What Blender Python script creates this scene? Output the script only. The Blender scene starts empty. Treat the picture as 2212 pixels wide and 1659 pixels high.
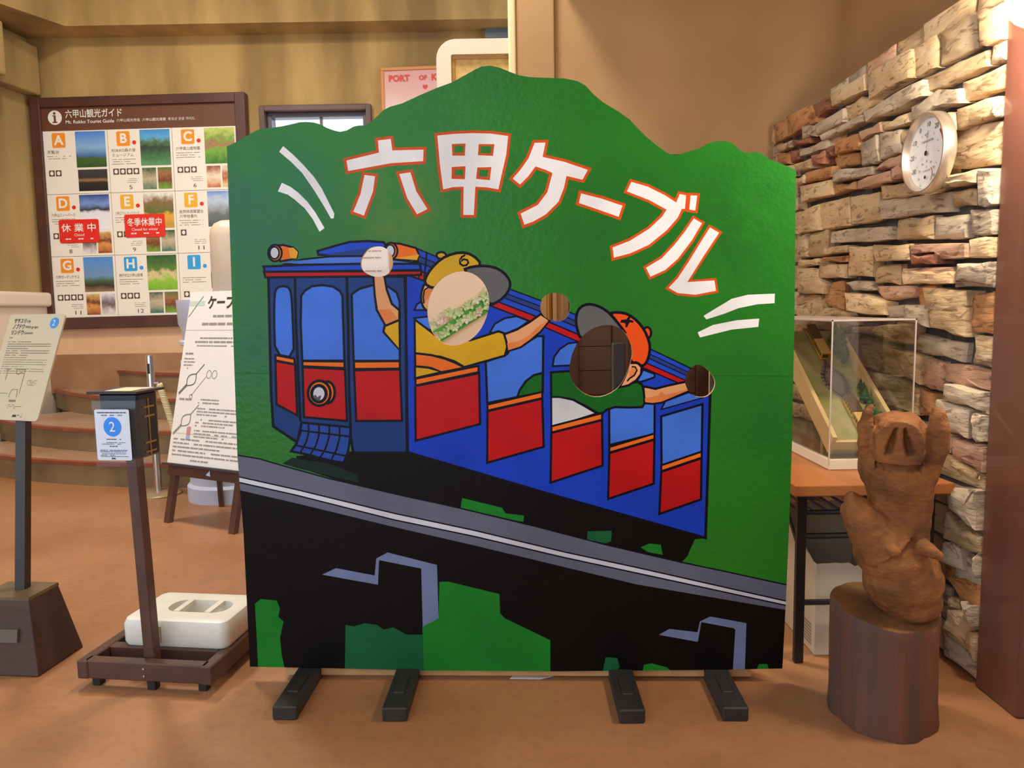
import bpy, bmesh, math, random
from mathutils import Vector as V, Matrix
from mathutils.geometry import delaunay_2d_cdt
random.seed(7)
S = bpy.context.scene
COL = S.collection
# ---------------------------------------------------------------- camera
FPX, PITCH, ROLL, HCAM = 1600.0, math.radians(5.85), 0.017, 1.27
CAM = V((0, 0, HCAM))
_fw = V((0, math.cos(PITCH), -math.sin(PITCH)))
_u0 = V((0, math.sin(PITCH), math.cos(PITCH)))
_r0 = V((1, 0, 0))
_R = _r0 * math.cos(ROLL) - _u0 * math.sin(ROLL)
_U = _u0 * math.cos(ROLL) + _r0 * math.sin(ROLL)
cd = bpy.data.cameras.new('camera')
cd.sensor_width = 36.0
cd.lens = FPX / 2212.0 * 36.0
cd.clip_start = 0.05
co = bpy.data.objects.new('camera', cd)
COL.objects.link(co)
_m = Matrix((_R, _U, -_fw)).transposed().to_4x4()
_m.translation = CAM
co.matrix_world = _m
S.camera = co


def ray(u, v):
    return _fw + _R * ((u - 1106) / FPX) + _U * ((829.5 - v) / FPX)


def on_z(u, v, z):
    d = ray(u, v)
    return CAM + d * ((z - HCAM) / d.z)


def on_x(u, v, x):
    d = ray(u, v)
    return CAM + d * (x / d.x)


def on_y(u, v, y):
    d = ray(u, v)
    return CAM + d * (y / d.y)


def on_plane(u, v, p, n):
    d = ray(u, v)
    return CAM + d * ((p - CAM).dot(n) / d.dot(n))


# ---------------------------------------------------------------- world, lights, exposure
S.view_settings.view_transform = 'Standard'
S.view_settings.look = 'None'
S.view_settings.gamma = 1.0
S.view_settings.use_curve_mapping = False
S.view_settings.exposure = 0.42
w = bpy.data.worlds.new('daylight')
S.world = w
w.use_nodes = True
bg = w.node_tree.nodes['Background']
bg.inputs[0].default_value = (0.78, 0.89, 1.0, 1)
bg.inputs[1].default_value = 1.7


def light(name, kind, loc, energy, color, size=0.3, rot=None, **kw):
    d = bpy.data.lights.new(name, kind)
    d.energy = energy
    d.color = color
    if kind == 'AREA':
        d.shape = 'DISK'
        d.size = size
    else:
        d.shadow_soft_size = size
    for k, v in kw.items():
        setattr(d, k, v)
    o = bpy.data.objects.new(name, d)
    o.location = loc
    if rot:
        o.rotation_euler = rot
    COL.objects.link(o)
    return o


WARM = (1.0, 0.92, 0.80)
# the hall's ceiling downlights
light('ceiling_downlight', 'AREA', (-2.7, 4.6, 4.70), 85, WARM, 0.6)
light('ceiling_downlight', 'AREA', (-0.6, 3.6, 4.70), 65, WARM, 0.6)

# ---------------------------------------------------------------- materials
MATS = {}


def lin(c):
    r = []
    for x in c[:3]:
        x /= 255.0
        r.append(x / 12.92 if x <= 0.04045 else ((x + 0.055) / 1.055) ** 2.4)
    return (r[0], r[1], r[2], 1.0)


def mat(name, c, rough=0.6, var=None, scale=6.0, bump=0.0, bscale=40.0, metal=0.0, stretch=None,
        detail=4.0, spec=0.5, contrast=(0.35, 0.65), coat=0.0):
    """principled material; var = second colour mixed in by noise, bump = fine relief"""
    if name in MATS:
        return MATS[name]
    m = bpy.data.materials.new(name)
    m.use_nodes = True
    nt = m.node_tree
    N, L = nt.nodes, nt.links
    b = N['Principled BSDF']
    b.inputs['Base Color'].default_value = lin(c)
    b.inputs['Roughness'].default_value = rough
    b.inputs['Metallic'].default_value = metal
    b.inputs['Specular IOR Level'].default_value = spec
    b.inputs['Coat Weight'].default_value = coat
    tc = N.new('ShaderNodeTexCoord')
    mp = N.new('ShaderNodeMapping')
    L.new(tc.outputs['Object'], mp.inputs['Vector'])
    if stretch:
        mp.inputs['Scale'].default_value = stretch
    if var:
        n = N.new('ShaderNodeTexNoise')
        n.inputs['Scale'].default_value = scale
        n.inputs['Detail'].default_value = detail
        L.new(mp.outputs[0], n.inputs['Vector'])
        r = N.new('ShaderNodeValToRGB')
        r.color_ramp.elements[0].position = contrast[0]
        r.color_ramp.elements[1].position = contrast[1]
        r.color_ramp.elements[0].color = lin(c)
        r.color_ramp.elements[1].color = lin(var)
        L.new(n.outputs['Fac'], r.inputs['Fac'])
        L.new(r.outputs[0], b.inputs['Base Color'])
    if bump:
        n2 = N.new('ShaderNodeTexNoise')
        n2.inputs['Scale'].default_value = bscale
        n2.inputs['Detail'].default_value = 5.0
        L.new(mp.outputs[0], n2.inputs['Vector'])
        bm = N.new('ShaderNodeBump')
        bm.inputs['Strength'].default_value = bump
        bm.inputs['Distance'].default_value = 0.01
        L.new(n2.outputs['Fac'], bm.inputs['Height'])
        L.new(bm.outputs[0], b.inputs['Normal'])
    MATS[name] = m
    return m


def emit(name, c, s):
    m = bpy.data.materials.new(name)
    m.use_nodes = True
    b = m.node_tree.nodes['Principled BSDF']
    b.inputs['Base Color'].default_value = lin(c)
    b.inputs['Emission Color'].default_value = lin(c)
    b.inputs['Emission Strength'].default_value = s
    return m


def clear(name, tint=(255, 255, 255), fac=0.12, rough=0.03):
    """thin clear sheet: mostly see-through with a little gloss"""
    m = bpy.data.materials.new(name)
    m.use_nodes = True
    nt = m.node_tree
    N, L = nt.nodes, nt.links
    out = N['Material Output']
    N.remove(N['Principled BSDF'])
    t = N.new('ShaderNodeBsdfTransparent')
    t.inputs[0].default_value = lin(tint)
    g = N.new('ShaderNodeBsdfGlossy')
    g.inputs['Roughness'].default_value = rough
    fr = N.new('ShaderNodeLayerWeight')
    fr.inputs[0].default_value = 0.25
    mu = N.new('ShaderNodeMath')
    mu.operation = 'MULTIPLY_ADD'
    mu.inputs[1].default_value = 0.12
    mu.inputs[2].default_value = fac * 0.1
    mx = N.new('ShaderNodeMixShader')
    L.new(fr.outputs['Facing'], mu.inputs[0])
    L.new(mu.outputs[0], mx.inputs[0])
    L.new(t.outputs[0], mx.inputs[1])
    L.new(g.outputs[0], mx.inputs[2])
    L.new(mx.outputs[0], out.inputs[0])
    return m


# ---------------------------------------------------------------- mesh helpers
class MB:
    def __init__(s):
        s.v, s.f, s.mi = [], [], []
        s.cur = 0

    def add(s, pts, faces):
        o = len(s.v)
        s.v += [V(p) for p in pts]
        for f in faces:
            s.f.append([o + i for i in f])
            s.mi.append(s.cur)
        return s

    def poly(s, pts):
        return s.add(pts, [range(len(pts))])

    def box(s, a, b, T=None):
        x0, y0, z0 = a
        x1, y1, z1 = b
        p = [V(q) for q in ((x0, y0, z0), (x1, y0, z0), (x1, y1, z0), (x0, y1, z0),
                            (x0, y0, z1), (x1, y0, z1), (x1, y1, z1), (x0, y1, z1))]
        if T:
            p = [T(q) for q in p]
        return s.add(p, [(0, 3, 2, 1), (4, 5, 6, 7), (0, 1, 5, 4), (1, 2, 6, 5), (2, 3, 7, 6), (3, 0, 4, 7)])

    def hexa(s, bot, top):
        return s.add(list(bot) + list(top), [(0, 3, 2, 1), (4, 5, 6, 7), (0, 1, 5, 4), (1, 2, 6, 5), (2, 3, 7, 6), (3, 0, 4, 7)])

    def prism(s, pts, off):
        n = len(pts)
        q = [V(p) for p in pts]
        off = V(off)
        return s.add(q + [p + off for p in q], [list(range(n))[::-1], list(range(n, 2 * n))] +
                     [(i, (i + 1) % n, n + (i + 1) % n, n + i) for i in range(n)])

    def tube(s, path, r, n=8, cap=True):
        path = [V(p) for p in path]
        rs = r if isinstance(r, (list, tuple)) else [r] * len(path)
        rings = []
        ref = V((0, 0, 1))
        for i, p in enumerate(path):
            a = path[max(i - 1, 0)]
            b = path[min(i + 1, len(path) - 1)]
            t = (b - a).normalized()
            if abs(t.dot(ref)) > 0.9:
                ref = V((1, 0, 0)) if abs(t.x) < 0.9 else V((0, 1, 0))
            x = t.cross(ref).normalized()
            y = t.cross(x)
            ref = -y if abs(t.dot(y)) < 0.5 else ref
            rings.append([p + (x * math.cos(2 * math.pi * k / n) + y * math.sin(2 * math.pi * k / n)) * rs[i] for k in range(n)])
        pts = [q for rr in rings for q in rr]
        fs = []
        for i in range(len(path) - 1):
            for k in range(n):
                fs.append((i * n + k, i * n + (k + 1) % n, (i + 1) * n + (k + 1) % n, (i + 1) * n + k))
        if cap:
            fs.append(list(range(n))[::-1])
            fs.append([(len(path) - 1) * n + k for k in range(n)])
        return s.add(pts, fs)

    def lathe(s, prof, o=(0, 0, 0), n=24, T=None):
        """profile [(r, z)] turned round the z axis at o"""
        o = V(o)
        pts, fs = [], []
        for r, z in prof:
            for k in range(n):
                a = 2 * math.pi * k / n
                q = o + V((r * math.cos(a), r * math.sin(a), z))
                pts.append(T(q) if T else q)
        for i in range(len(prof) - 1):
            for k in range(n):
                fs.append((i * n + k, i * n + (k + 1) % n, (i + 1) * n + (k + 1) % n, (i + 1) * n + k))
        if prof[0][0] > 1e-6:
            fs.append(list(range(n))[::-1])
        if prof[-1][0] > 1e-6:
            fs.append([(len(prof) - 1) * n + k for k in range(n)])
        return s.add(pts, fs)

    def build(s, name, mats, parent=None, smooth=False, bevel=0.0, seg=2, recalc=True):
        me = bpy.data.meshes.new(name)
        me.from_pydata([tuple(p) for p in s.v], [], [list(f) for f in s.f])
        if not isinstance(mats, (list, tuple)):
            mats = [mats]
        for m in mats:
            me.materials.append(m)
        if len(mats) > 1:
            me.polygons.foreach_set('material_index', s.mi)
        bm = bmesh.new()
        bm.from_mesh(me)
        bmesh.ops.remove_doubles(bm, verts=bm.verts, dist=1e-6)
        if recalc:
            bmesh.ops.recalc_face_normals(bm, faces=bm.faces)
        if bevel:
            ed = [e for e in bm.edges if len(e.link_faces) == 2 and e.calc_face_angle(0) > 0.6]
            bmesh.ops.bevel(bm, geom=ed, offset=bevel, segments=seg, affect='EDGES', profile=0.5)
        bm.to_mesh(me)
        bm.free()
        if smooth:
            me.polygons.foreach_set('use_smooth', [True] * len(me.polygons))
            me.set_sharp_from_angle(angle=0.7)
        return link(name, me, parent)


def link(name, me, parent=None):
    o = bpy.data.objects.new(name, me)
    COL.objects.link(o)
    if parent is not None:
        o.parent = parent
        o.matrix_parent_inverse = Matrix.Translation(-world_loc(parent))
    return o


def world_loc(o):
    # no object here is rotated or scaled; parents keep their location, meshes sit in world space
    if o.parent is None:
        return V(o.location)
    return V((0, 0, 0))


def tag(o, label, cat, group=None):
    o['label'] = label
    o['category'] = cat
    if group:
        o['group'] = group
    return o


def thing(name, loc, label, cat, group=None):
    o = bpy.data.objects.new(name, None)
    o.empty_display_size = 0.05
    o.location = loc
    COL.objects.link(o)
    return tag(o, label, cat, group)


def struct(o):
    o['kind'] = 'structure'
    return o


# a flat printed frame in the place: origin, unit right, unit up, unit normal towards the reader
class Frame:
    def __init__(s, o, ex, ey):
        s.o, s.ex, s.ey = V(o), V(ex).normalized(), V(ey).normalized()
        s.n = s.ex.cross(s.ey)

    def p(s, a, b, h=0.0):
        return s.o + s.ex * a + s.ey * b + s.n * h

    def rect(s, mb, x0, y0, x1, y1, h=0.001):
        return mb.poly([s.p(x0, y0, h), s.p(x1, y0, h), s.p(x1, y1, h), s.p(x0, y1, h)])

    def rrect(s, mb, x0, y0, x1, y1, r, h=0.001, n=4, depth=0.0):
        pts = []
        for cx, cy, a0 in ((x1 - r, y1 - r, 0), (x0 + r, y1 - r, 90), (x0 + r, y0 + r, 180), (x1 - r, y0 + r, 270)):
            for k in range(n + 1):
                a = math.radians(a0 + 90 * k / n)
                pts.append(s.p(cx + r * math.cos(a), cy + r * math.sin(a), h))
        if depth:
            return mb.prism(pts, -s.n * depth)
        return mb.poly(pts)

    def disc(s, mb, x, y, rx, ry=None, h=0.001, n=28):
        ry = ry or rx
        return mb.poly([s.p(x + rx * math.cos(2 * math.pi * k / n), y + ry * math.sin(2 * math.pi * k / n), h) for k in range(n)])

    def stroke(s, mb, pts, w, h=0.001):
        for i in range(len(pts) - 1):
            a, b = V(pts[i]), V(pts[i + 1])
            d = (b - a)
            if d.length < 1e-9:
                continue
            d.normalize()
            q = V((-d.y, d.x)) * w * 0.5
            a, b = a - d * w * 0.3, b + d * w * 0.3
            mb.poly([s.p(*(a + q), h), s.p(*(a - q), h), s.p(*(b - q), h), s.p(*(b + q), h)])
        return mb

    def dashes(s, mb, x0, x1, y, th, h=0.001, seed=0, fill=0.8):
        """a line of print too small to read: short dark runs"""
        r = random.Random(seed)
        x = x0
        while x < x1:
            l = th * r.uniform(1.2, 5)
            if r.random() < fill:
                s.rect(mb, x, y, min(x + l, x1), y + th, h)
            x += l + th * r.uniform(0.2, 0.9)
        return mb

    def text(s, body, x, y, size, m, parent, name='lettering', h=0.0015, align='LEFT', bold=0.0, squeeze=1.0, fit=None):
        c = bpy.data.curves.new('t', 'FONT')
        c.body = body
        c.size = size
        c.align_x = align
        c.offset = bold
        c.resolution_u = 3
        o = bpy.data.objects.new('t', c)
        me = o.to_mesh()
        vs = [v.co.copy() for v in me.vertices]
        fs = [list(p.vertices) for p in me.polygons]
        o.to_mesh_clear()
        bpy.data.objects.remove(o)
        bpy.data.curves.remove(c)
        if fit and vs:
            ws = max(v.x for v in vs) - min(v.x for v in vs)
            squeeze = fit / max(ws, 1e-6)
        mb = MB()
        mb.add([s.p(x + v.x * squeeze, y + v.y, h) for v in vs], fs)
        return mb.build(name, m, parent, recalc=False)


def zf(x0, y0, sc):
    """read-off frame of an enlarged crop back to photo pixels"""
    return lambda pts: [(x0 + x / sc, y0 + y / sc) for x, y in pts]


def ell(cx, cy, rx, ry, n=24, rot=0.0):
    c, s_ = math.cos(rot), math.sin(rot)
    return [(cx + rx * math.cos(t) * c - ry * math.sin(t) * s_, cy + rx * math.cos(t) * s_ + ry * math.sin(t) * c)
            for t in [2 * math.pi * k / n for k in range(n)]]

# ================================================================ THE ROOM
# x right, y into the hall, z up; floor z = 0
m_floor = mat('floor_paint', (150, 100, 62), 0.42, (174, 124, 86), 1.4, 0.1, 30, contrast=(0.3, 0.75), detail=9)
def speckle(m, scale, lo, hi, dark):
    """worn flecks and scuffs multiplied into a coat of paint"""
    N, L = m.node_tree.nodes, m.node_tree.links
    b = N['Principled BSDF']
    prev = b.inputs['Base Color'].links[0].from_socket
    tc = N.new('ShaderNodeTexCoord')
    for sc_, lo_, hi_, dk in ((scale, lo, hi, dark), (scale * 0.12, .30, .46, .88)):
        n = N.new('ShaderNodeTexNoise'); n.inputs['Scale'].default_value = sc_; n.inputs['Detail'].default_value = 9; n.inputs['Roughness'].default_value = .65
        L.new(tc.outputs['Object'], n.inputs['Vector'])
        r = N.new('ShaderNodeMapRange'); r.inputs[1].default_value = lo_; r.inputs[2].default_value = hi_; r.inputs[3].default_value = dk; r.inputs[4].default_value = 1.0
        L.new(n.outputs['Fac'], r.inputs[0])
        mx = N.new('ShaderNodeMix'); mx.data_type = 'RGBA'; mx.blend_type = 'MULTIPLY'; mx.inputs[0].default_value = 1.0
        L.new(prev, mx.inputs[6]); L.new(r.outputs[0], mx.inputs[7])
        prev = mx.outputs[2]
    L.new(prev, b.inputs['Base Color'])


speckle(m_floor, 26, .36, .50, .87)
m_plaster = mat('ochre_plaster', (180, 142, 98), 0.85, (170, 132, 88), 2.0, 0.12, 90, detail=6)
m_conc = mat('stained_concrete', (192, 158, 98), 0.85, (142, 114, 68), 1.1, 0.15, 45, stretch=(1.6, 1.0, 0.35), detail=6, contrast=(0.42, 0.64))
m_cream = mat('cream_paint', (226, 206, 184), 0.5)
m_peach = mat('lit_wall_peach', (226, 186, 148), 0.7, (214, 172, 132), 3)
m_white = mat('white_plaster', (222, 218, 210), 0.85, (214, 208, 198), 3)
m_brown = mat('brown_wood', (92, 58, 44), 0.5, (74, 45, 36), 8, 0.05, 60, stretch=(1, 1, 0.15))
m_dark = mat('near_black', (22, 20, 20), 0.5)
WALL_Y, CORNER_Y, RX = 7.5, 4.47, 1.56

mb = MB().box((-7.5, -4.0, -0.06), (3.2, 9.2, 0.0))
struct(mb.build('floor', m_floor))
# back wall with an opening for the window
WX0, WX1, WZ0, WZ1 = -2.42, -1.33, 2.15, 3.27
mb = MB()
x0, x1, zt = -4.66, 3.0, 4.9
for a, b in (((x0, 0.0), (WX0, zt)), ((WX1, 0.0), (x1, zt)), ((WX0, 0.0), (WX1, WZ0)), ((WX0, WZ1), (WX1, zt))):
    mb.box((a[0], WALL_Y, a[1]), (b[0], WALL_Y + 0.2, b[1]))
struct(mb.build('wall_back', m_conc))
# back wall lit below the guide board, painted as a paler peach band
struct(MB().box((x0, WALL_Y - 0.03, 0.86), (0.2, WALL_Y, 1.16)).build('lit_wall_band', m_peach))
mb = MB().box((-4.86, 2.0, 0.0), (-4.66, WALL_Y + 0.2, 4.9))
struct(mb.build('wall_left', m_conc))
mb = MB().box((-4.68, 5.0, 0.0), (-4.60, WALL_Y - 0.02, 1.36))
struct(mb.build('baseboard_left', m_cream, bevel=0.006))
mb = MB().box((-4.68, 5.0, 1.36), (-4.55, WALL_Y - 0.02, 1.50))
struct(mb.build('trim_1', m_cream, bevel=0.03, seg=3))
# deep beam under the ceiling and the stub beam that ends in the corner
mb = MB()
pts = [(-4.1, 7.2), (3.0, 7.2), (3.0, WALL_Y), (-4.5, WALL_Y)]
mb.prism([(x, y, 3.95) for x, y in pts], (0, 0, 0.95))
mb.prism([(-4.1, 7.2, 3.95), (-4.5, WALL_Y, 3.95), (-4.66, WALL_Y, 3.95), (-4.66, 6.0, 3.86), (-4.42, 6.0, 3.86)], (0, 0, 0.95))
struct(mb.build('trim_2', m_conc))
mb = MB()
mb.prism([(-4.66, 7.47, 3.40), (-4.66, 7.47, 3.86), (-4.66, 6.72, 3.82), (-4.66, 6.72, 3.36)], (0.13, 0, 0))
mb.prism([(-4.66, 6.72, 3.36), (-4.66, 6.72, 3.82), (-4.66, 6.2, 3.80), (-4.66, 6.2, 3.34)], (0.30, 0, 0))
struct(mb.build('trim_3', m_conc, bevel=0.02))
# plaster wall at the right: back face, round corner and the wall above the stones
UX = RX + 0.24
mb = MB()
prof = [(0.281, CORNER_Y)] + [(UX - 0.35 + 0.35 * math.sin(t), CORNER_Y - 0.35 + 0.35 * math.cos(t)) for t in [math.pi / 2 * k / 12 for k in range(13)]] + [(UX, 1.0)]
lo = [V((x, y, 0)) for x, y in prof]
hi = [V((x, y, 4.9)) for x, y in prof]
for i in range(len(prof) - 1):
    mb.poly([lo[i], lo[i + 1], hi[i + 1], hi[i]])
mb.poly([hi[0], hi[0] + V((0, 0.15, 0)), lo[0] + V((0, 0.15, 0)), lo[0]])
o = struct(mb.build('wall_back_right', m_plaster, smooth=True, recalc=False))
# flat pilaster and its rounded nose at the end of that wall
struct(MB().box((0.055, CORNER_Y - 0.035, 0), (0.278, CORNER_Y + 0.2, 4.9)).build('trim_4', m_plaster, bevel=0.008))
struct(MB().box((0.012, CORNER_Y - 0.055, 0), (0.056, CORNER_Y + 0.2, 4.9)).build('trim_5', mat('pale_nosing', (232, 208, 160), 0.45), bevel=0.014, seg=3))
# cream framed partition with a round upper corner
fz = 2.815
def partition_outline(i, r):
    a, b, c = -0.405 + i, 0.02, fz - i
    pts = [(b, 0.0), (b, c)]
    for k in range(7):
        t = math.pi / 2 * k / 6
        pts.append((a + r - r * math.sin(t), c - r + r * math.cos(t)))
    pts.append((a, 0.0))
    return pts
out, inn = partition_outline(0, 0.11), partition_outline(0.085, 0.012)
mb = MB()
n = len(out)
yf, yb = CORNER_Y - 0.03, CORNER_Y + 0.05
for i in range(1, n - 1):
    mb.poly([V((out[i][0], yf, out[i][1])), V((out[i + 1][0], yf, out[i + 1][1])), V((inn[i + 1][0], yf, inn[i + 1][1])), V((inn[i][0], yf, inn[i][1]))])
    mb.poly([V((inn[i][0], yf, inn[i][1])), V((inn[i + 1][0], yf, inn[i + 1][1])), V((inn[i + 1][0], yf + .03, inn[i + 1][1])), V((inn[i][0], yf + .03, inn[i][1]))])
    mb.poly([V((out[i][0], yf, out[i][1])), V((out[i + 1][0], yf, out[i + 1][1])), V((out[i + 1][0], yb, out[i + 1][1])), V((out[i][0], yb, out[i][1]))])
pt = thing('partition', (-0.2, CORNER_Y, 0), 'cream framed partition with rounded top corner and gold textured inset', 'partition')
mb.build('frame', m_cream, pt)
MB().prism([(x, yf + .028, z) for x, z in inn], (0, 0.03, 0)).build('inset_panel', mat('gold_plaster', (214, 176, 104), 0.6, (196, 156, 86), 30, 0.4, 160), pt)
mb = MB()
b2 = partition_outline(0.105, 0.012)
for i in range(1, n - 1):
    mb.poly([V((inn[i][0] + .0, yf + .014, inn[i][1])), V((inn[i + 1][0], yf + .014, inn[i + 1][1])), V((b2[i + 1][0], yf + .02, b2[i + 1][1])), V((b2[i][0], yf + .02, b2[i][1]))])
mb.build('bead', mat('dull_gold', (170, 128, 62), 0.4), pt)
# unseen walls added on the right to block daylight and bounce pale light; the hall is open to the daylight at the left
struct(MB().box((-0.4, -1.2, 0), (3.2, -1.05, 4.9)).build('added_wall_front', m_white))
struct(MB().box((1.79, -1.05, 0), (1.95, 2.3, 4.9)).build('added_wall_side', m_white))
# ceiling
struct(MB().box((-7.5, -1.0, 4.9), (3.2, 7.7, 5.0)).build('ceiling', m_white))

struct(MB().box((0.3, -1.0, 3.14), (3.2, CORNER_Y - 0.02, 3.3)).build('added_ceiling_low', m_plaster))  # unseen lower ceiling added to darken the plaster above the stones

# window
mw = mat('window_frame_brown', (96, 66, 60), 0.45, (84, 56, 50), 9)
wn = bpy.data.objects.new('window_1', None)
wn.location = ((WX0 + WX1) / 2, WALL_Y, WZ0)
COL.objects.link(wn)
struct(wn)
def ring(mb, x0, z0, x1, z1, t, ya, yb):
    mb.box((x0, ya, z0), (x0 + t, yb, z1)); mb.box((x1 - t, ya, z0), (x1, yb, z1))
    mb.box((x0 + t, ya, z0), (x1 - t, yb, z0 + t)); mb.box((x0 + t, ya, z1 - t), (x1 - t, yb, z1))
mb = MB(); ring(mb, WX0, WZ0, WX1, WZ1, 0.05, WALL_Y - 0.05, WALL_Y + 0.16); mb.build('window_frame', mw, wn, bevel=0.006)
mb = MB(); ring(mb, WX0 + .05, WZ0 + .05, WX1 - .05, WZ1 - .05, 0.045, WALL_Y + 0.03, WALL_Y + 0.14)
mb.build('sash', mat('sash_blue_brown', (86, 78, 84), 0.4), wn, bevel=0.004)
mb = MB().box((-1.855, WALL_Y + 0.05, WZ0 + .09), (-1.835, WALL_Y + 0.10, WZ1 - .09)); mb.build('glazing_bar', mw, wn)
g = clear('window_glass', (255, 255, 255))
for xa, xb in ((WX0 + .095, -1.855), (-1.835, WX1 - .095)):
    MB().box((xa, WALL_Y + 0.07, WZ0 + .09), (xb, WALL_Y + 0.075, WZ1 - .09)).build('pane', g, wn)
# dark opening high up in the back wall
p = on_y(1048, 52, 7.46); q = on_y(1100, 84, 7.46)
w2 = struct(MB().box((p.x, 7.42, q.z), (q.x + .3, 7.52, p.z + .02)).build('window_2', mat('smoky_glass', (92, 108, 112), 0.2)))

# curved steps
CX, CY = -2.18, 9.36
riser_m = mat('step_concrete', (142, 118, 84), 0.8, (112, 92, 64), 3, 0.15, 60)
tread_m = mat('step_tread', (170, 138, 114), 0.35, (160, 118, 86), 2)
nose_m = mat('step_nosing', (150, 78, 50), 0.4, (128, 62, 42), 6)
def arc(R, n=44):
    pts = []
    for k in range(n + 1):
        a = math.radians(200 + 140 * k / n)
        pts.append((CX + R * math.cos(a), CY + R * math.sin(a)))
    return [(x, y) for x, y in pts if y < WALL_Y - 0.001 and x > -4.655 and x < 1.2]
def arc_wall(R, z0, z1, inner, mb):
    a = arc(R)
    b = [(CX + (x - CX) * inner / R, CY + (y - CY) * inner / R) for x, y in a]
    n = len(a)
    pts = [V((x, y, z0)) for x, y in a] + [V((x, y, z1)) for x, y in a] + [V((x, y, z1)) for x, y in b] + [V((x, y, z0)) for x, y in b]
    for i in range(n - 1):
        mb.add([pts[i], pts[i + 1], pts[n + i + 1], pts[n + i]], [(0, 1, 2, 3)])
        mb.add([pts[n + i], pts[n + i + 1], pts[2 * n + i + 1], pts[2 * n + i]], [(0, 1, 2, 3)])
        mb.add([pts[i], pts[i + 1], pts[3 * n + i + 1], pts[3 * n + i]], [(3, 2, 1, 0)])
    return mb
RS = [4.05, 3.70, 3.12, 2.66]
st = bpy.data.objects.new('stairs', None); st.location = (-2.5, 6.5, 0); COL.objects.link(st); struct(st)
for k, R in enumerate(RS):
    h = 0.18
    Rn = RS[k + 1] - 0.02 if k < 3 else 1.6
    arc_wall(R - 0.012, k * h, (k + 1) * h - 0.024, R - 0.25, MB()).build('riser', riser_m, st, smooth=True, recalc=False)
    arc_wall(R, (k + 1) * h - 0.024, (k + 1) * h, R - 0.05, MB()).build('nosing', nose_m, st, smooth=True, recalc=False)
    arc_wall(R - 0.05, (k + 1) * h - 0.03, (k + 1) * h - 0.001, Rn - 0.03, MB()).build('tread', tread_m, st, smooth=True, recalc=False)
MB().box((-4.655, 7.36, 0.5), (0.2, WALL_Y, 0.88)).build('riser', mat('landing_brown', (150, 106, 72), 0.7, (168, 126, 90), 3), st)

# brown wooden door behind the panel, on the plaster wall
dr = bpy.data.objects.new('door_1', None); dr.location = (0.8, CORNER_Y, 0); COL.objects.link(dr); struct(dr)
dw = mat('door_boards', (84, 56, 40), 0.45, (70, 45, 33), 5, 0.05, 50, stretch=(0.2, 1, 1))
for k in range(14):
    MB().box((0.40, CORNER_Y - 0.05, 0.02 + k * 0.145), (0.60, CORNER_Y - 0.012, 0.1625 + k * 0.145)).build('board', dw, dr, bevel=0.002, seg=1)
    MB().box((0.70, CORNER_Y - 0.05, 0.02 + k * 0.145), (1.10, CORNER_Y - 0.012, 0.1625 + k * 0.145)).build('board', dw, dr, bevel=0.002, seg=1)
mb = MB()
for a, b in ((0.345, 0.40), (0.60, 0.70), (1.10, 1.20)):
    mb.box((a, CORNER_Y - 0.075, 0), (b, CORNER_Y - 0.01, 2.12))
mb.box((0.345, CORNER_Y - 0.075, 2.06), (1.20, CORNER_Y - 0.01, 2.14))
mb.build('door_frame', mat('door_frame_brown', (62, 38, 30), 0.4, (76, 50, 38), 10), dr, bevel=0.006)
brass = mat('brass', (200, 160, 90), 0.25, metal=1.0)
for x, r_, m_, lab in ((0.225, 0.018, brass, 'thin brass pole standing by the wall beside the brown boarded door'),
                       (1.165, 0.014, m_cream, 'thin cream pole standing before the right side of the boarded door')):
    t = tag(MB().lathe([(r_ * 3, 0), (r_ * 3, 0.02), (r_, 0.03), (r_, 1.7), (r_ * 1.2, 1.71), (0.0, 1.73)], (x, CORNER_Y - 0.16, 0), 14).build('pole', m_, smooth=True), lab, 'pole')

# right-hand wooden post
pst = struct(MB().box((1.515, 2.135, 0), (1.79, 2.335, 4.9)).build('trim_6', mat('post_wood', (110, 66, 52), 0.4, (88, 50, 42), 5, 0.08, 50, stretch=(1, 1, 0.12), contrast=(0.3, 0.7), coat=0.4), bevel=0.008))
# sconce lamp on the front of the post
lc = on_y(2244, -8, 2.0)
sc = thing('wall_sconce', (1.57, 2.11, lc.z), 'glowing white globe lamp fixed to the brown wooden post', 'lamp')
MB().box((1.53, 2.11, lc.z - .07), (1.63, 2.134, lc.z + .07)).build('back_plate', brass, sc, bevel=0.006)
MB().tube([(1.58, 2.115, lc.z), (1.55, 2.05, lc.z - .01), lc + V((.07, .01, -.01))], 0.012).build('arm', brass, sc, smooth=True)
mb = MB(); mb.lathe([(0.0, -0.075)] + [(0.075 * math.sin(t), -0.075 * math.cos(t)) for t in [math.pi * k / 12 for k in range(1, 12)]] + [(0.0, 0.075)], lc, 20)
gl = mb.build('globe', emit('lamp_glow', (255, 241, 218), 215.0), sc, smooth=True)

# ================================================================ THE PAINTED FACE-IN-HOLE PANEL
BL, BR = on_z(540, 1440, 0.05), on_z(1690, 1444, 0.05)
bx = (BR - BL).normalized()
bn = V((bx.y, -bx.x, 0)).normalized()          # towards the viewer
B2 = lambda pts: [on_plane(u, v, BL, bn) for u, v in pts]
def to2(p):
    d = p - BL
    return V((d.dot(bx), d.z))
def to3(q, h=0.0):
    return BL + bx * q[0] + V((0, 0, 1)) * q[1] + bn * h
pan = thing('photo_panel', (BL + BR) / 2 - V((0, 0, 0.05)), 'big green plywood panel with face holes, painted with a red and blue cable car', 'panel')

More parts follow.
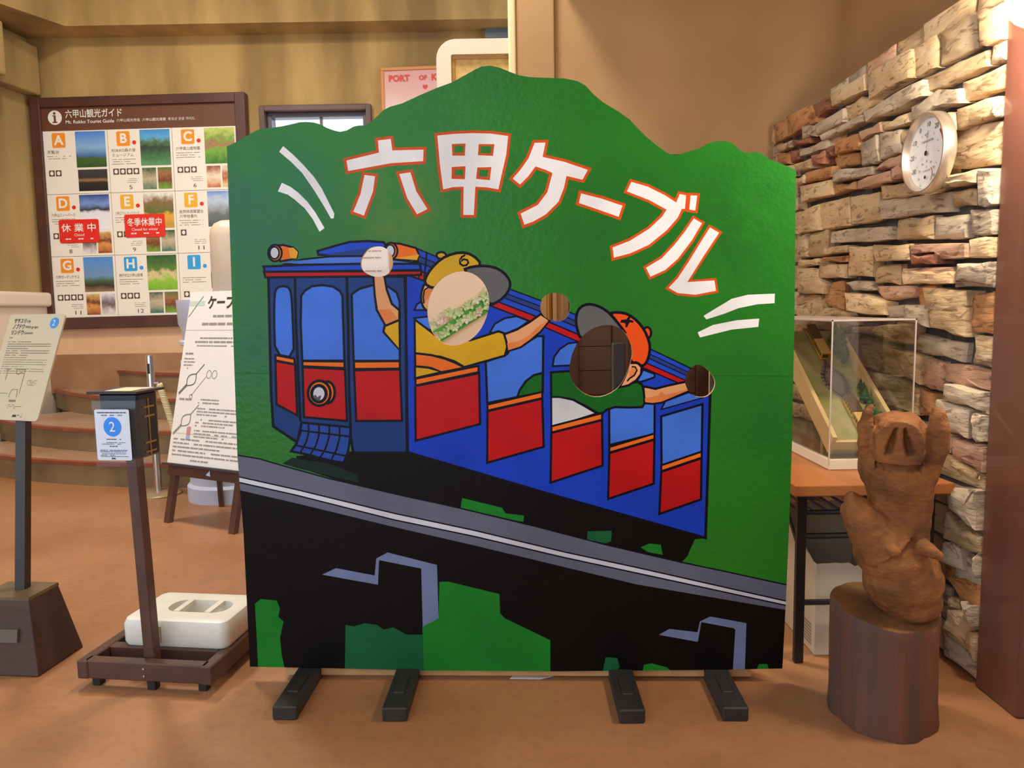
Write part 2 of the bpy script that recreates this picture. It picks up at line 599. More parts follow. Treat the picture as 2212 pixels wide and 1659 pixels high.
ZA, ZB = zf(480, 130, 3.529), zf(1100, 130, 2.911)
ZC, ZD, ZE, ZFF, ZG = zf(560, 500, 4.608), zf(560, 780, 4.608), zf(860, 520, 4.608), zf(1140, 600, 4.609), zf(880, 820, 3.253)
ZH, ZI = zf(500, 1000, 2.86), zf(1200, 1100, 3.456)
OUTLINE = [(490, 316)] + ZA([(75, 640), (130, 610), (195, 575), (250, 540), (300, 522), (380, 515), (450, 505), (520, 490), (590, 473), (640, 470), (700, 475), (750, 490), (800, 517), (860, 538), (900, 546), (950, 535), (1000, 507), (1040, 498), (1090, 497), (1130, 475), (1180, 430), (1230, 380), (1280, 355), (1370, 330), (1500, 270), (1640, 210), (1750, 170), (1850, 115), (1930, 70), (1980, 48), (2040, 42), (2110, 55)]) + \
    ZB([(0, 72), (60, 95), (130, 107), (260, 112), (350, 115), (430, 132), (480, 160), (530, 215), (590, 265), (690, 325), (760, 375), (800, 420), (860, 480), (920, 530), (980, 575), (1010, 592), (1050, 597), (1110, 580), (1190, 557), (1250, 525), (1300, 510), (1360, 508), (1400, 522), (1440, 555), (1475, 580), (1510, 583), (1560, 578), (1600, 597), (1640, 625), (1720, 655), (1803, 692)]) + \
    [(1718, 500), (1716, 700), (1711, 950), (1704, 1150), (1698, 1290), (1690, 1444), (1527, 1447), (1200, 1450), (916, 1448), (745, 1444), (540, 1440), (526, 1150), (513, 985), (505, 760), (497, 520)]
HOLES = [
    ZC([(1160, 145), (1090, 165), (1050, 210), (1015, 270), (1008, 330), (1025, 385), (1070, 420), (1130, 448), (1200, 455), (1270, 435), (1310, 395), (1335, 330), (1325, 250), (1290, 190), (1230, 150)]),
    ZE([(610, 298), (500, 330), (400, 400), (330, 500), (295, 600), (287, 700), (300, 800), (330, 900), (390, 980), (460, 1030), (550, 1047), (650, 1025), (740, 975), (820, 890), (870, 790), (900, 690), (910, 600), (895, 510), (860, 430), (800, 360), (720, 315)]),
    ZE([(1570, 515), (1480, 530), (1430, 580), (1412, 650), (1420, 710), (1460, 760), (1510, 790), (1590, 805), (1650, 790), (1695, 740), (1715, 670), (1705, 600), (1665, 540)]),
    ZFF([(800, 467), (700, 480), (600, 530), (510, 620), (450, 730), (418, 850), (415, 940), (440, 1030), (500, 1110), (590, 1170), (690, 1193), (800, 1165), (900, 1100), (960, 1010), (1010, 900), (1040, 780), (1040, 700), (1010, 610), (960, 530), (890, 485)]),
    ZFF([(1690, 860), (1630, 890), (1590, 930), (1565, 1000), (1570, 1070), (1600, 1130), (1660, 1180), (1740, 1193), (1800, 1175), (1850, 1120), (1870, 1050), (1850, 980), (1800, 920), (1740, 875)]),
]


def smooth_poly(pts, closed=True, it=1):
    for _ in range(it):
        q = []
        n = len(pts)
        rng = range(n if closed else n - 1)
        if not closed:
            q.append(pts[0])
        for i in rng:
            a, b = pts[i], pts[(i + 1) % n]
            q.append((a[0] * .75 + b[0] * .25, a[1] * .75 + b[1] * .25))
            q.append((a[0] * .25 + b[0] * .75, a[1] * .25 + b[1] * .75))
        if not closed:
            q.append(pts[-1])
        pts = q
    return pts


HOLES = [smooth_poly(h) for h in HOLES]
SMO = smooth_poly


def offset(pts, d):
    """move a closed outline outwards by d pixels (mitred, clamped)"""
    n = len(pts)
    A = sum(pts[i][0] * pts[(i + 1) % n][1] - pts[(i + 1) % n][0] * pts[i][1] for i in range(n))
    s = 1 if A > 0 else -1
    out = []
    for i in range(n):
        p0, p1, p2 = V(pts[i - 1]), V(pts[i]), V(pts[(i + 1) % n])
        e1, e2 = (p1 - p0), (p2 - p1)
        if e1.length < 1e-6 or e2.length < 1e-6:
            out.append(tuple(p1))
            continue
        e1.normalize(); e2.normalize()
        n1, n2 = V((e1.y, -e1.x)) * s, V((e2.y, -e2.x)) * s
        b = n1 + n2
        if b.length < 0.3:
            b = n1
        b.normalize()
        k = min(1.0 / max(b.dot(n1), 0.45), 1.9)
        q = p1 + b * d * k
        out.append((q.x, q.y))
    return out


def strip(pts, w):
    """open stroke of width w as a closed outline"""
    L, R_ = [], []
    n = len(pts)
    for i in range(n):
        a, b = V(pts[max(i - 1, 0)]), V(pts[min(i + 1, n - 1)])
        t = (b - a).normalized()
        q = V((-t.y, t.x)) * w * 0.5
        p = V(pts[i])
        L.append(tuple(p + q)); R_.append(tuple(p - q))
    return L + R_[::-1]


PAINT = []          # (outline in px, colour name, element key)
KEY = ['painted_background', None]
INK = 'ink'


def fill(pts, c):
    PAINT.append((pts, c, tuple(KEY)))


def inked(pts, c, w=5.0, ink=INK):
    fill(offset(pts, w * 0.5), ink)
    fill(offset(pts, -w * 0.5), c)


def line(pts, w=5.0, c=INK):
    fill(strip(pts, w), c)


def key(a, b=None):
    KEY[0], KEY[1] = a, b


C = {'green': (32, 118, 26), 'ink': (10, 11, 26), 'black': (12, 9, 10), 'grey_rail': (98, 102, 122), 'white_rail': (206, 208, 220),
     'white': (240, 238, 240), 'orange_line': (214, 82, 24), 'navy': (30, 60, 124), 'navy2': (38, 72, 156), 'side_blue': (24, 62, 190),
     'glass_blue': (66, 116, 222), 'red': (186, 20, 26), 'orange': (236, 112, 30), 'roof_blue': (32, 72, 196), 'roof_dark': (36, 60, 128),
     'roof_light': (74, 118, 214), 'yellow': (212, 164, 22), 'yellow_hat': (212, 166, 30), 'peak_grey': (98, 98, 100), 'skin': (226, 160, 110),
     'skin_dark': (222, 128, 70), 'hat_orange': (226, 80, 24), 'shirt_green': (22, 98, 30), 'lens': (206, 208, 214), 'lens_dark': (80, 84, 96),
     'ink_grey': (112, 124, 162), 'bush': (28, 124, 40), 'bush_dark': (24, 92, 56), 'ground_dark': (20, 40, 34), 'lamp_yellow': (232, 164, 40), 'seam': (28, 104, 28)}

# --- hillside green and the plywood seam
fill(OUTLINE, 'green')
fill(strip([(500, 806), (900, 808), (1300, 810), (1722, 813)], 2.2), 'seam')
# --- lower half: black, rails, bushes
key('painted_trackbed')
RT = [(505, 982), (560, 991), (625, 1010), (712, 1034), (777, 1049), (880, 1073), (960, 1090), (1003, 1100), (1157, 1137), (1310, 1177), (1469, 1214), (1560, 1233), (1730, 1270)]
RB = [(505, 1056), (640, 1087), (850, 1138), (1024, 1178), (1220, 1225), (1374, 1262), (1730, 1323)]
WT = [(505, 1029), (640, 1059), (850, 1110), (1024, 1147), (1220, 1194), (1374, 1227), (1730, 1307)]
WB = [(505, 1038), (640, 1068), (850, 1121), (1024, 1157), (1220, 1203), (1374, 1236), (1730, 1313)]
fill([(760, 975), (882, 977), (1200, 1071), (1528, 1162)] + ZI([(1040, 225), (1005, 300), (985, 350), (940, 397)]) + RT[10:3:-1] + [(712, 1032), (640, 1008), (640, 985)], 'black')
fill(ZD([(330, 960), (480, 990), (660, 1010), (980, 1130), (990, 1215), (700, 1140), (400, 1070), (230, 1020)]), 'ground_dark')
fill(RB + [(1730, 1480), (500, 1480)], 'black')
key('painted_rail')
fill(RT + RB[::-1], 'grey_rail')
line(RT, 3.0)
fill(offset(WT + WB[::-1], 3.0), INK)
fill(WT + WB[::-1], 'white_rail')
key('painted_bush')
fill(ZH([(145, 870), (180, 840), (280, 850), (300, 900), (290, 950), (322, 980), (300, 1080), (310, 1180), (330, 1275), (165, 1275), (155, 1050)]), 'bush')
fill(ZH([(705, 1000), (760, 1010), (820, 990), (900, 1000), (940, 1030), (1000, 1015), (1080, 1060), (1180, 1060), (1192, 1320), (700, 1320)]), 'bush_dark')
fill(ZH([(1285, 735), (1340, 733), (1655, 810), (1660, 930), (1690, 960), (1970, 1095), (1970, 1320), (1190, 1320), (1180, 1010), (1280, 960)]), 'bush')
fill(ZG([(385, 832), (665, 900), (690, 940), (820, 955), (815, 1000), (760, 990), (375, 900)]), 'bush')
fill(ZI([(240, 165), (420, 160), (415, 240), (370, 255), (235, 225)]), 'bush_dark')
fill(ZI([(635, 285), (700, 255), (785, 265), (800, 340), (690, 320)]), 'bush')
fill(ZI([(375, 1105), (460, 1110), (480, 1180), (400, 1240), (345, 1240)]), 'bush_dark')
fill(ZI([(645, 1240), (660, 1160), (720, 1150), (830, 1180), (900, 1240)]), 'bush')
fill(ZI([(1480, 1240), (1520, 1155), (1580, 1155), (1610, 1240)]), 'bush')
key('painted_sleeper_a')
fill(ZH([(560, 690), (645, 650), (885, 695), (895, 590), (965, 553), (1270, 630), (1280, 960), (1182, 1010), (1172, 652), (912, 600), (905, 752)]), 'ink_grey')
key('painted_sleeper_b')
fill(ZI([(772, 937), (850, 893), (1060, 918), (1078, 838), (1155, 800), (1425, 850), (1412, 1230), (1322, 1230), (1342, 900), (1330, 888), (1088, 842), (1062, 990)]), 'ink_grey')
# --- lettering
TITLE = [
    ZA([(1187, 612), (1285, 600), (1297, 688), (1535, 682), (1532, 770), (1290, 785), (960, 845), (948, 765), (1195, 705)]),
    ZA([(1085, 875), (1165, 885), (1150, 1000), (1080, 1185), (1000, 1155), (1055, 1020)]),
    ZA([(1350, 868), (1435, 855), (1480, 1000), (1565, 1135), (1485, 1175), (1410, 1050)])]
KO = ZA([(1640, 575), (1770, 562), (1900, 556), (2050, 560), (2180, 578), (2165, 720), (2105, 985), (2020, 970), (1930, 965), (1918, 1180), (1838, 1180), (1840, 965), (1760, 968), (1685, 985), (1660, 800)])
def lettered(k, polys, w=6.0):
    key('title_character', k)
    for p in polys:
        fill(offset(p, w), 'orange_line')
    for p in polys:
        fill(p, 'white')
lettered(0, TITLE)
lettered(1, [KO])
for a, b in (([(1750, 640), (1855, 635), (1850, 728), (1755, 728)], [(1768, 655), (1840, 650), (1838, 705), (1770, 708)]),
             ([(1955, 640), (2075, 640), (2065, 730), (1950, 725)], [(1972, 655), (2055, 655), (2048, 712), (1968, 708)]),
             ([(1750, 815), (1855, 808), (1850, 908), (1748, 905)], [(1775, 835), (1838, 832), (1835, 880), (1772, 880)]),
             ([(1945, 818), (2052, 815), (2040, 915), (1935, 905)], [(1962, 835), (2030, 835), (2022, 890), (1960, 888)])):
    fill(ZA(a), 'orange_line')
    fill(ZA(b), 'green')
lettered(2, [ZB([(160, 520), (228, 518), (210, 608), (350, 640), (495, 690), (460, 752), (360, 728), (345, 800), (310, 890), (230, 970), (150, 1015), (95, 1035), (72, 965), (180, 910), (240, 830), (272, 710), (230, 690), (165, 668), (120, 730), (68, 782), (22, 745), (70, 690), (120, 620)])])
lettered(3, [ZB([(452, 838), (580, 870), (712, 915), (688, 985), (560, 940), (438, 898)])])
lettered(4, [ZB([(768, 765), (870, 795), (980, 850), (1050, 895), (1072, 842), (1112, 850), (1105, 935), (1085, 935), (1060, 990), (990, 1070), (880, 1160), (760, 1215), (658, 1242), (650, 1178), (760, 1135), (880, 1060), (960, 985), (990, 940), (880, 880), (740, 825)]),
             ZB([(1140, 850), (1182, 852), (1170, 945), (1132, 940)])], 5.5)
lettered(5, [ZB([(1160, 995), (1212, 1025), (1150, 1130), (1060, 1250), (980, 1320), (888, 1362), (860, 1305), (960, 1245), (1040, 1160), (1110, 1070)]),
             ZB([(1262, 1052), (1320, 1085), (1230, 1220), (1120, 1395), (1290, 1385), (1300, 1450), (1170, 1475), (1060, 1465), (1002, 1432), (1060, 1370), (1130, 1265), (1200, 1150)])], 5.0)
for k, p in enumerate((ZA([(465, 655), (540, 720), (620, 800), (700, 890), (760, 980), (810, 1080), (855, 1170), (850, 1205), (830, 1208), (780, 1120), (700, 990), (610, 860), (520, 770), (435, 698)]),
                       ZA([(455, 935), (520, 965), (580, 1010), (650, 1080), (710, 1160), (780, 1280), (742, 1308), (690, 1210), (630, 1130), (550, 1060), (500, 1025), (425, 1000)]),
                       ZB([(1670, 1468), (1668, 1528), (1560, 1535), (1440, 1560), (1350, 1595), (1240, 1630), (1222, 1608), (1300, 1560), (1400, 1500), (1500, 1475)]),
                       [(1640, 688), (1638, 706), (1580, 712), (1540, 722), (1512, 729), (1507, 718), (1540, 702), (1590, 692)])):
    key('motion_line', k)
    fill(p, 'white')
# --- the cable car: roof
CAR = 'painted_cable_car'
key(CAR, 'car_side')
SIDE = [(876, 592), (1000, 634), (1066, 662), (1146, 692), (1248, 736), (1390, 793), (1466, 826), (1534, 850), (1530, 985), (1524, 1162), (1200, 1071), (880, 977)]
inked(SIDE, 'side_blue', 6)
key(CAR, 'car_roof')
T_ = [(895, 536), (1000, 580), (1101, 626), (1166, 650), (1240, 680), (1406, 756), (1500, 801)]
B_ = [(895, 597), (1000, 633), (1066, 661), (1146, 692), (1248, 736), (1390, 793), (1480, 832)]
def mixl(t):
    return [(a[0] * (1 - t) + b[0] * t, a[1] * (1 - t) + b[1] * t) for a, b in zip(T_, B_)]
fill(offset(T_ + B_[::-1], 3), INK)
for a, b, c in ((0.0, 0.2, 'roof_blue'), (0.25, 0.42, 'roof_dark'), (0.48, 0.70, 'roof_blue'), (0.77, 1.0, 'red')):
    fill(mixl(a) + mixl(b)[::-1], c)
for p in ([(902, 536), (905, 600)], [(922, 545), (916, 604)]):
    line(p, 4)
key(CAR, 'car_front')
inked([ZC([(92, 450)])[0], ZC([(1455, 448)])[0], ZD([(1472, 915)])[0], ZD([(935, 912)])[0], ZD([(905, 700)])[0], ZD([(420, 620)])[0], ZD([(380, 810)])[0], ZD([(140, 650)])[0], ZD([(118, 300)])[0]], 'navy', 6)
key(CAR, 'clerestory')
inked(ZC([(580, 195), (760, 142), (900, 105), (1080, 95), (1240, 108), (1300, 200), (1200, 250), (1000, 245), (800, 240), (590, 232)]), 'roof_blue', 5)
fill(ZC([(640, 238), (760, 212), (950, 178), (1100, 165), (1220, 200), (1020, 240), (800, 236)]), 'roof_dark')
key(CAR, 'front_roof')
inked(ZC([(215, 318), (430, 278), (700, 250), (1010, 245), (1500, 300), (1600, 325), (1010, 320), (450, 335)]), 'roof_light', 4)
inked(ZC([(42, 350), (450, 332), (1010, 322), (1600, 322), (1610, 385), (1010, 392), (60, 402)]), 'roof_blue', 5)
inked(ZC([(48, 402), (1010, 396), (1612, 388), (1612, 432), (1010, 448), (62, 458)]), 'red', 5)
for k, (cx, cy, ex, body) in enumerate(((157, 215, 1.0, [(180, 138), (240, 135), (340, 160), (385, 205), (370, 270), (210, 298)]), (1308, 195, 1.0, [(1340, 118), (1400, 122), (1560, 165), (1592, 230), (1570, 285), (1400, 272), (1320, 275)]))):
    key(CAR, 'roof_lamp_%d' % k)
    inked(ZC(body), 'orange', 4.5)
    fill(ZC([body[-4], body[-3], body[-2], (body[-2][0] - 60, body[-2][1] - 4), (body[-4][0] - 50, body[-4][1] + 5)]), 'lamp_yellow')
    inked(ZC(ell(cx, cy, 68, 82)), 'orange', 4.5)
    inked(ZC(ell(cx - 5, cy - 2, 46, 60)), 'lens', 3.5)
# --- front windows, sills, panels
def win(k, pts, c, w=5):
    key(CAR, k)
    inked(pts, c, w)
win('window', ZC(smooth_poly([(152, 620), (175, 560), (240, 540), (300, 560), (322, 640), (335, 900), (347, 1258), (160, 1222), (148, 900)])), 'glass_blue')
win('window_b', ZC([(418, 640), (455, 590), (525, 545), (630, 535), (735, 550), (805, 595), (828, 640), (836, 900), (848, 1286), (428, 1286), (413, 900)]), 'glass_blue')
win('window_c', ZC([(920, 625), (1000, 570), (1130, 535), (1290, 552), (1370, 610), (1398, 700), (1400, 1288), (940, 1288), (928, 900)]), 'glass_blue')
win('sill', ZC([(162, 1230), (350, 1266), (354, 1322), (162, 1284)]), 'orange')
win('sill_b', ZC([(430, 1290), (848, 1294), (850, 1360), (430, 1342)]), 'orange')
win('sill_c', ZC([(942, 1294), (1400, 1290), (1400, 1366), (946, 1370)]), 'orange')
win('panel', [ZC([(162, 1288)])[0], ZC([(357, 1326)])[0], ZD([(378, 540)])[0], ZD([(172, 430)])[0]], 'red')
win('panel_b', ZD([(432, 62), (854, 82), (874, 596), (446, 558)]), 'red')
win('panel_c', ZD([(944, 92), (1402, 82), (1422, 594), (966, 596)]), 'red')
key(CAR, 'headlamp')
inked(ZD(ell(680, 312, 72, 108)), 'orange', 6)
inked(ZD(ell(598, 320, 112, 124)), 'orange', 6)
inked(ZD(ell(594, 325, 72, 82)), 'lens', 7)
fill(ZD([(542, 345), (560, 335), (580, 362), (600, 345), (618, 345), (602, 398), (565, 388)]), 'lens_dark')
key(CAR, 'car_front')
for p in ([ZC([(355, 462)])[0], ZC([(365, 900)])[0], ZD([(395, 300)])[0], ZD([(410, 600)])[0]],
          [ZC([(872, 460)])[0], ZC([(885, 900)])[0], ZD([(895, 300)])[0], ZD([(912, 700)])[0]],
          [ZC([(1450, 450)])[0], ZC([(1462, 1000)])[0], ZD([(1472, 500)])[0], ZD([(1478, 915)])[0]]):
    line(p, 6)
key(CAR, 'cowcatcher')
inked(ZD([(420, 612), (905, 658), (908, 740), (885, 900), (840, 1012), (715, 992), (500, 935), (318, 898), (370, 820), (408, 720)]), 'navy2', 5)
for p in ([(490, 625), (495, 700), (470, 800), (410, 910)], [(595, 635), (595, 740), (560, 850), (505, 935)], [(700, 645), (695, 760), (660, 870), (605, 965)], [(800, 655), (800, 760), (770, 880), (715, 990)], [(412, 690), (907, 752)], [(352, 835), (866, 945)]):
    line(ZD(p), 4)
# --- side openings
win('side_window', ZE([(160, 690), (190, 630), (240, 600), (300, 690)]), 'glass_blue', 4)
win('side_window_b', ZE([(160, 770), (300, 755), (340, 890), (240, 870)]), 'glass_blue', 4)
win('side_window_c', ZE([(915, 912), (960, 830), (1060, 772), (1180, 752), (1300, 800), (1200, 870), (1060, 930)]), 'glass_blue', 4)
win('side_window_d', ZE([(872, 1205), (1085, 1130), (1110, 1085), (1260, 1025), (1385, 950), (1445, 950), (1440, 1506), (888, 1616)]), 'glass_blue', 5)
win('side_window_e', ZFF([(248, 880), (262, 790), (320, 710), (400, 655), (500, 640), (440, 872)]), 'glass_blue', 4)
win('side_window_f', ZFF([(810, 1290), (1160, 1250), (1264, 1250), (1262, 1555), (812, 1666)]), 'glass_blue', 5)
win('side_window_g', ZFF([(1328, 1312), (1370, 1228), (1600, 1140), (1740, 1195)]), 'glass_blue', 4)
win('side_window_h', [ZFF([(1328, 1380)])[0], ZFF([(1740, 1258)])[0], ZG([(2068, 506)])[0], ZG([(1786, 604)])[0]], 'glass_blue', 5)
win('side_window_i', ZFF([(1085, 1035), (1150, 915), (1262, 958), (1262, 990), (1200, 1012), (1130, 1035)]), 'glass_blue', 4)
# --- passenger in yellow
P1 = 'painted_passenger_yellow'
key(P1, 'arm')
inked(ZC([(1135, 440), (1245, 440), (1270, 580), (1320, 720), (1395, 785), (1395, 882), (1258, 940), (1170, 780), (1150, 640)]), 'skin', 5)
fill(ZC([(1182, 780), (1300, 772), (1385, 872), (1262, 925)]), 'skin_dark')
key(P1, 'shirt')
inked(ZC([(1248, 942), (1397, 880), (1397, 1180), (1236, 1000)]), 'yellow', 5)
inked(ZE([(165, 785), (300, 885), (420, 980), (720, 990), (1000, 902), (1058, 922), (1088, 1050), (1062, 1145), (660, 1258), (560, 1200), (420, 1155), (168, 1125)]), 'yellow', 5)
inked(ZE([(168, 1120), (330, 1138), (460, 1172), (560, 1212), (655, 1262), (430, 1310), (330, 1268), (170, 1252)]), 'orange', 5)
inked(ZE([(168, 1250), (300, 1262), (425, 1305), (168, 1370)]), 'yellow', 5)
key(P1, 'arm_b')
inked(ZE([(1055, 932), (1180, 885), (1300, 815), (1420, 730), (1510, 790), (1420, 900), (1320, 990), (1220, 1060), (1092, 1098), (1076, 1000)]), 'skin', 5)
fill(ZE([(1085, 1020), (1200, 1000), (1300, 945), (1400, 850), (1480, 800), (1495, 800), (1410, 900), (1310, 985), (1215, 1052), (1096, 1090)]), 'skin_dark')
key(P1, 'ear')
inked(ZE(SMO([(360, 490), (300, 422), (260, 430), (235, 500), (226, 580), (245, 655), (290, 705), (340, 640)])), 'skin', 5)
fill(ZE([(345, 470), (300, 466), (265, 490), (252, 560), (258, 625), (290, 580), (330, 600)]), 'skin_dark')
line(ZE([(345, 475), (300, 464), (262, 490), (250, 560), (258, 625)]), 3.5)
key(P1, 'cap')
inked(ZE(ell(430, 147, 48, 34)), 'yellow_hat', 5)
inked(ZE(SMO([(258, 425), (290, 330), (380, 220), (480, 150), (620, 112), (740, 138), (835, 235), (760, 300), (600, 360), (480, 420), (400, 450), (345, 475)])), 'yellow_hat', 6)
inked(ZE(SMO([(640, 292), (740, 256), (880, 248), (1000, 278), (1090, 355), (1122, 430), (1092, 520), (1010, 600), (915, 642), (860, 560), (800, 400)])), 'peak_grey', 6)
line(ZE([(668, 142), (635, 160), (615, 195), (618, 230), (645, 248), (680, 244), (700, 218), (688, 192), (655, 184), (622, 202)]), 4.5)
# --- passenger in green
P2 = 'painted_passenger_green'
key(P2, 'shirt')
inked(ZE([(1440, 1316), (1350, 1338), (1270, 1400), (1210, 1490), (1185, 1556), (1440, 1510)]), 'shirt_green', 5)
inked(ZFF([(232, 942), (415, 928), (560, 1100), (760, 1140), (900, 1090), (1085, 1035), (1135, 1060), (1160, 1150), (1162, 1250), (1140, 1288), (1000, 1292), (870, 1287), (790, 1312), (742, 1350), (690, 1345), (600, 1290), (450, 1212), (300, 1190), (234, 1188)]), 'shirt_green', 5)
inked(ZFF([(234, 1188), (320, 1188), (450, 1216), (560, 1276), (680, 1350), (400, 1440), (236, 1480)]), 'lens', 4)
key(P2, 'arm')
inked(ZFF([(1150, 1082), (1200, 1090), (1270, 1106), (1400, 1072), (1575, 1035), (1620, 1120), (1450, 1192), (1330, 1242), (1240, 1254), (1165, 1246)]), 'skin', 5)
fill(ZFF([(1165, 1200), (1290, 1175), (1330, 1130), (1370, 1165), (1480, 1140), (1595, 1105), (1605, 1118), (1450, 1184), (1330, 1234), (1240, 1246), (1170, 1238)]), 'skin_dark')
key(P2, 'ear')
inked(ZFF([(1010, 850), (1090, 843), (1134, 890), (1128, 960), (1080, 1022), (1000, 1072), (915, 1090), (960, 1000), (990, 930)]), 'skin', 5)
fill(ZFF([(1030, 890), (1070, 890), (1085, 920), (1060, 970), (1010, 1000), (1010, 940)]), 'skin_dark')
line(ZFF([(1035, 885), (1070, 888), (1088, 920), (1062, 970), (1010, 1005), (990, 1030)]), 3.5)
key(P2, 'cap')
inked(ZFF(ell(1188, 548, 40, 56)), 'hat_orange', 5)
inked(ZFF(SMO([(815, 352), (900, 342), (1000, 362), (1090, 428), (1162, 520), (1212, 640), (1217, 740), (1182, 850), (1135, 882), (1090, 843), (1030, 848), (1000, 720), (960, 580), (900, 450)])), 'hat_orange', 6)
inked(ZFF(SMO([(478, 410), (498, 320), (560, 268), (640, 262), (740, 298), (820, 358), (920, 478), (985, 570), (800, 560), (620, 580), (525, 612), (488, 500)])), 'peak_grey', 6)
fill(ZFF([(918, 446), (932, 418), (982, 414), (1008, 378), (1030, 386), (1012, 418), (1054, 428), (1050, 448), (1014, 444), (988, 494), (970, 490), (974, 456), (950, 448)]), INK)
# --- red side panels with orange sills
for k, (s, r_) in enumerate(((ZE([(172, 1374), (800, 1246), (800, 1308), (174, 1440)]), [(897, 834), (1035, 806), (1037, 916), (898, 952)]),
                             (ZG([(562, 176), (948, 86), (948, 130), (563, 218)]), ZG([(563, 222), (948, 134), (958, 472), (561, 584)])),
                             (ZG([(1012, 328), (1368, 236), (1368, 282), (1012, 372)]), ZG([(1012, 374), (1368, 284), (1372, 604), (1006, 724)])),
                             (ZG([(1419, 473), (1736, 379), (1736, 418), (1419, 513)]), ZG([(1419, 516), (1736, 422), (1731, 732), (1411, 838)])),
                             (ZG([(1784, 602), (2068, 506), (2068, 548), (1784, 644)]), ZG([(1784, 648), (2067, 552), (2063, 842), (1771, 944)])))):
    key(CAR, 'side_sill_%d' % k)
    inked(s, 'orange', 4.5)
    key(CAR, 'side_panel_%d' % k)
    inked(r_, 'red', 5)

# --- planar subdivision of all paint: the last coat wins, the holes stay open
vs, faces = [], []
polys = [(p, None) for p in HOLES] + [(p, i) for i, (p, c, k) in enumerate(PAINT)] + [(OUTLINE, 'board')]
owner = []
for p, own in polys:
    base = len(vs)
    q = [to2(a) for a in B2(p)]
    if sum(q[i].x * q[i - 1].y - q[i - 1].x * q[i].y for i in range(len(q))) > 0:
        q.reverse()
    vs += q
    faces.append(list(range(base, base + len(q))))
    owner.append(own)
res = delaunay_2d_cdt(vs, [], faces, 1, 1e-5)
rv, rf, rof = res[0], res[2], res[5]
groups = {}
for f, src in zip(rf, rof):
    own = [owner[i] for i in src]
    if None in own or 'board' not in own:
        continue
    top = max(i for i in own if i != 'board')
    groups.setdefault(PAINT[top][2], []).append((f, PAINT[top][1]))
m_green = mat('hill_green', C['green'], 0.30, (24, 100, 30), 2.2, 0.2, 55, contrast=(0.3, 0.75), detail=7, spec=0.3)
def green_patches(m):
    """brushed patches in the hillside paint: a yellowish retouch by the first character, teal ones with the bluish sheen of daylight put into the colour by the left edge"""
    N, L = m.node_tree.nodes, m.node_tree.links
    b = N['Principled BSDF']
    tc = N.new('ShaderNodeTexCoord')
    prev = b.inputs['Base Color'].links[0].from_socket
    for (u, v), rad, col, amt, sc_ in (((856, 440), 0.20, (86, 118, 14), .95, 9), ((560, 450), 0.30, (16, 92, 84), .8, 4), ((540, 760), 0.30, (14, 88, 70), .75, 5), ((1600, 470), .22, (22, 84, 26), .7, 12)):  # teal tones at the left carry the daylight sheen in their colour
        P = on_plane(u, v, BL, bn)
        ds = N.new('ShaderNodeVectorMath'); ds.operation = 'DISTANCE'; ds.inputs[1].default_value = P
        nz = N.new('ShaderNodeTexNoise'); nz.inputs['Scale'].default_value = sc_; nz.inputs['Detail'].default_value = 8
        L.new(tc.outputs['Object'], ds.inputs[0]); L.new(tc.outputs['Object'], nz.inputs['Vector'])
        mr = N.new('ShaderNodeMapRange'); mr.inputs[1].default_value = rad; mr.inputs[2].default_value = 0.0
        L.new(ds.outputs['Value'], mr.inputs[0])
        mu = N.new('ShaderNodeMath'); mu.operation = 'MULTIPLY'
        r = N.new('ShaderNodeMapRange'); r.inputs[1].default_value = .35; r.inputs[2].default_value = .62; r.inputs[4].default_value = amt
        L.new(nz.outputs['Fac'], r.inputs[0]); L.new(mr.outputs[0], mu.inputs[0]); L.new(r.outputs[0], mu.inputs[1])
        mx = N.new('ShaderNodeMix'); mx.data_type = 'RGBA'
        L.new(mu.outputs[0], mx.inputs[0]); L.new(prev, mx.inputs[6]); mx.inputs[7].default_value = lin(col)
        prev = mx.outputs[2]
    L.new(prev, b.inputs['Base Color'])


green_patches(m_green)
PM = {c: (m_green if c == 'green' else mat('paint_' + c, C[c], 0.36, tuple(int(x * 0.9) for x in C[c]), 4, 0.06, 60, spec=0.14)) for c in C}
PLAIN = {'title_character': 'title_character', 'motion_line': 'motion_line'}
PARTL = {'painted_cable_car': 'red and blue cable car painted on the panel', P1: 'child in yellow shirt and cap painted in the car',
         P2: 'child in green shirt and orange cap painted in the car', 'painted_rail': 'grey rail with a white line', 'painted_background': 'green hillside coat'}
parents = {}


def paint_mesh(name, tris, parent):
    cols = sorted({c for _, c in tris})
    mb = MB()
    for f, c in tris:
        mb.cur = cols.index(c)
        mb.add([to3(rv[i], 0.0004) for i in f], [range(len(f))])
    o = mb.build(name, [PM[c] for c in cols], parent, recalc=False)
    # all paint faces the viewer
    me = o.data
    bm = bmesh.new(); bm.from_mesh(me)
    for f in bm.faces:
        f.normal_update()
    flip = [f for f in bm.faces if f.normal.dot(bn) < 0]
    if flip:
        bmesh.ops.reverse_faces(bm, faces=flip)
    bm.to_mesh(me); bm.free()
    return o


def paint_pieces(name, tris, parent):
    """one object for each connected patch of paint"""
    left = list(tris)
    while left:
        grp, vset, grown = [left.pop()], None, True
        vset = set(grp[0][0])
        while grown:
            grown = False
            rest = []
            for t in left:
                if vset & set(t[0]):
                    vset |= set(t[0]); grp.append(t); grown = True
                else:
                    rest.append(t)
            left = rest
        paint_mesh(name, grp, parent)


def clean(n):
    n = str(n)
    if n[-2:-1] == '_' and n[-1] in 'abcdefghi0123456789':
        n = n[:-2]
    return n


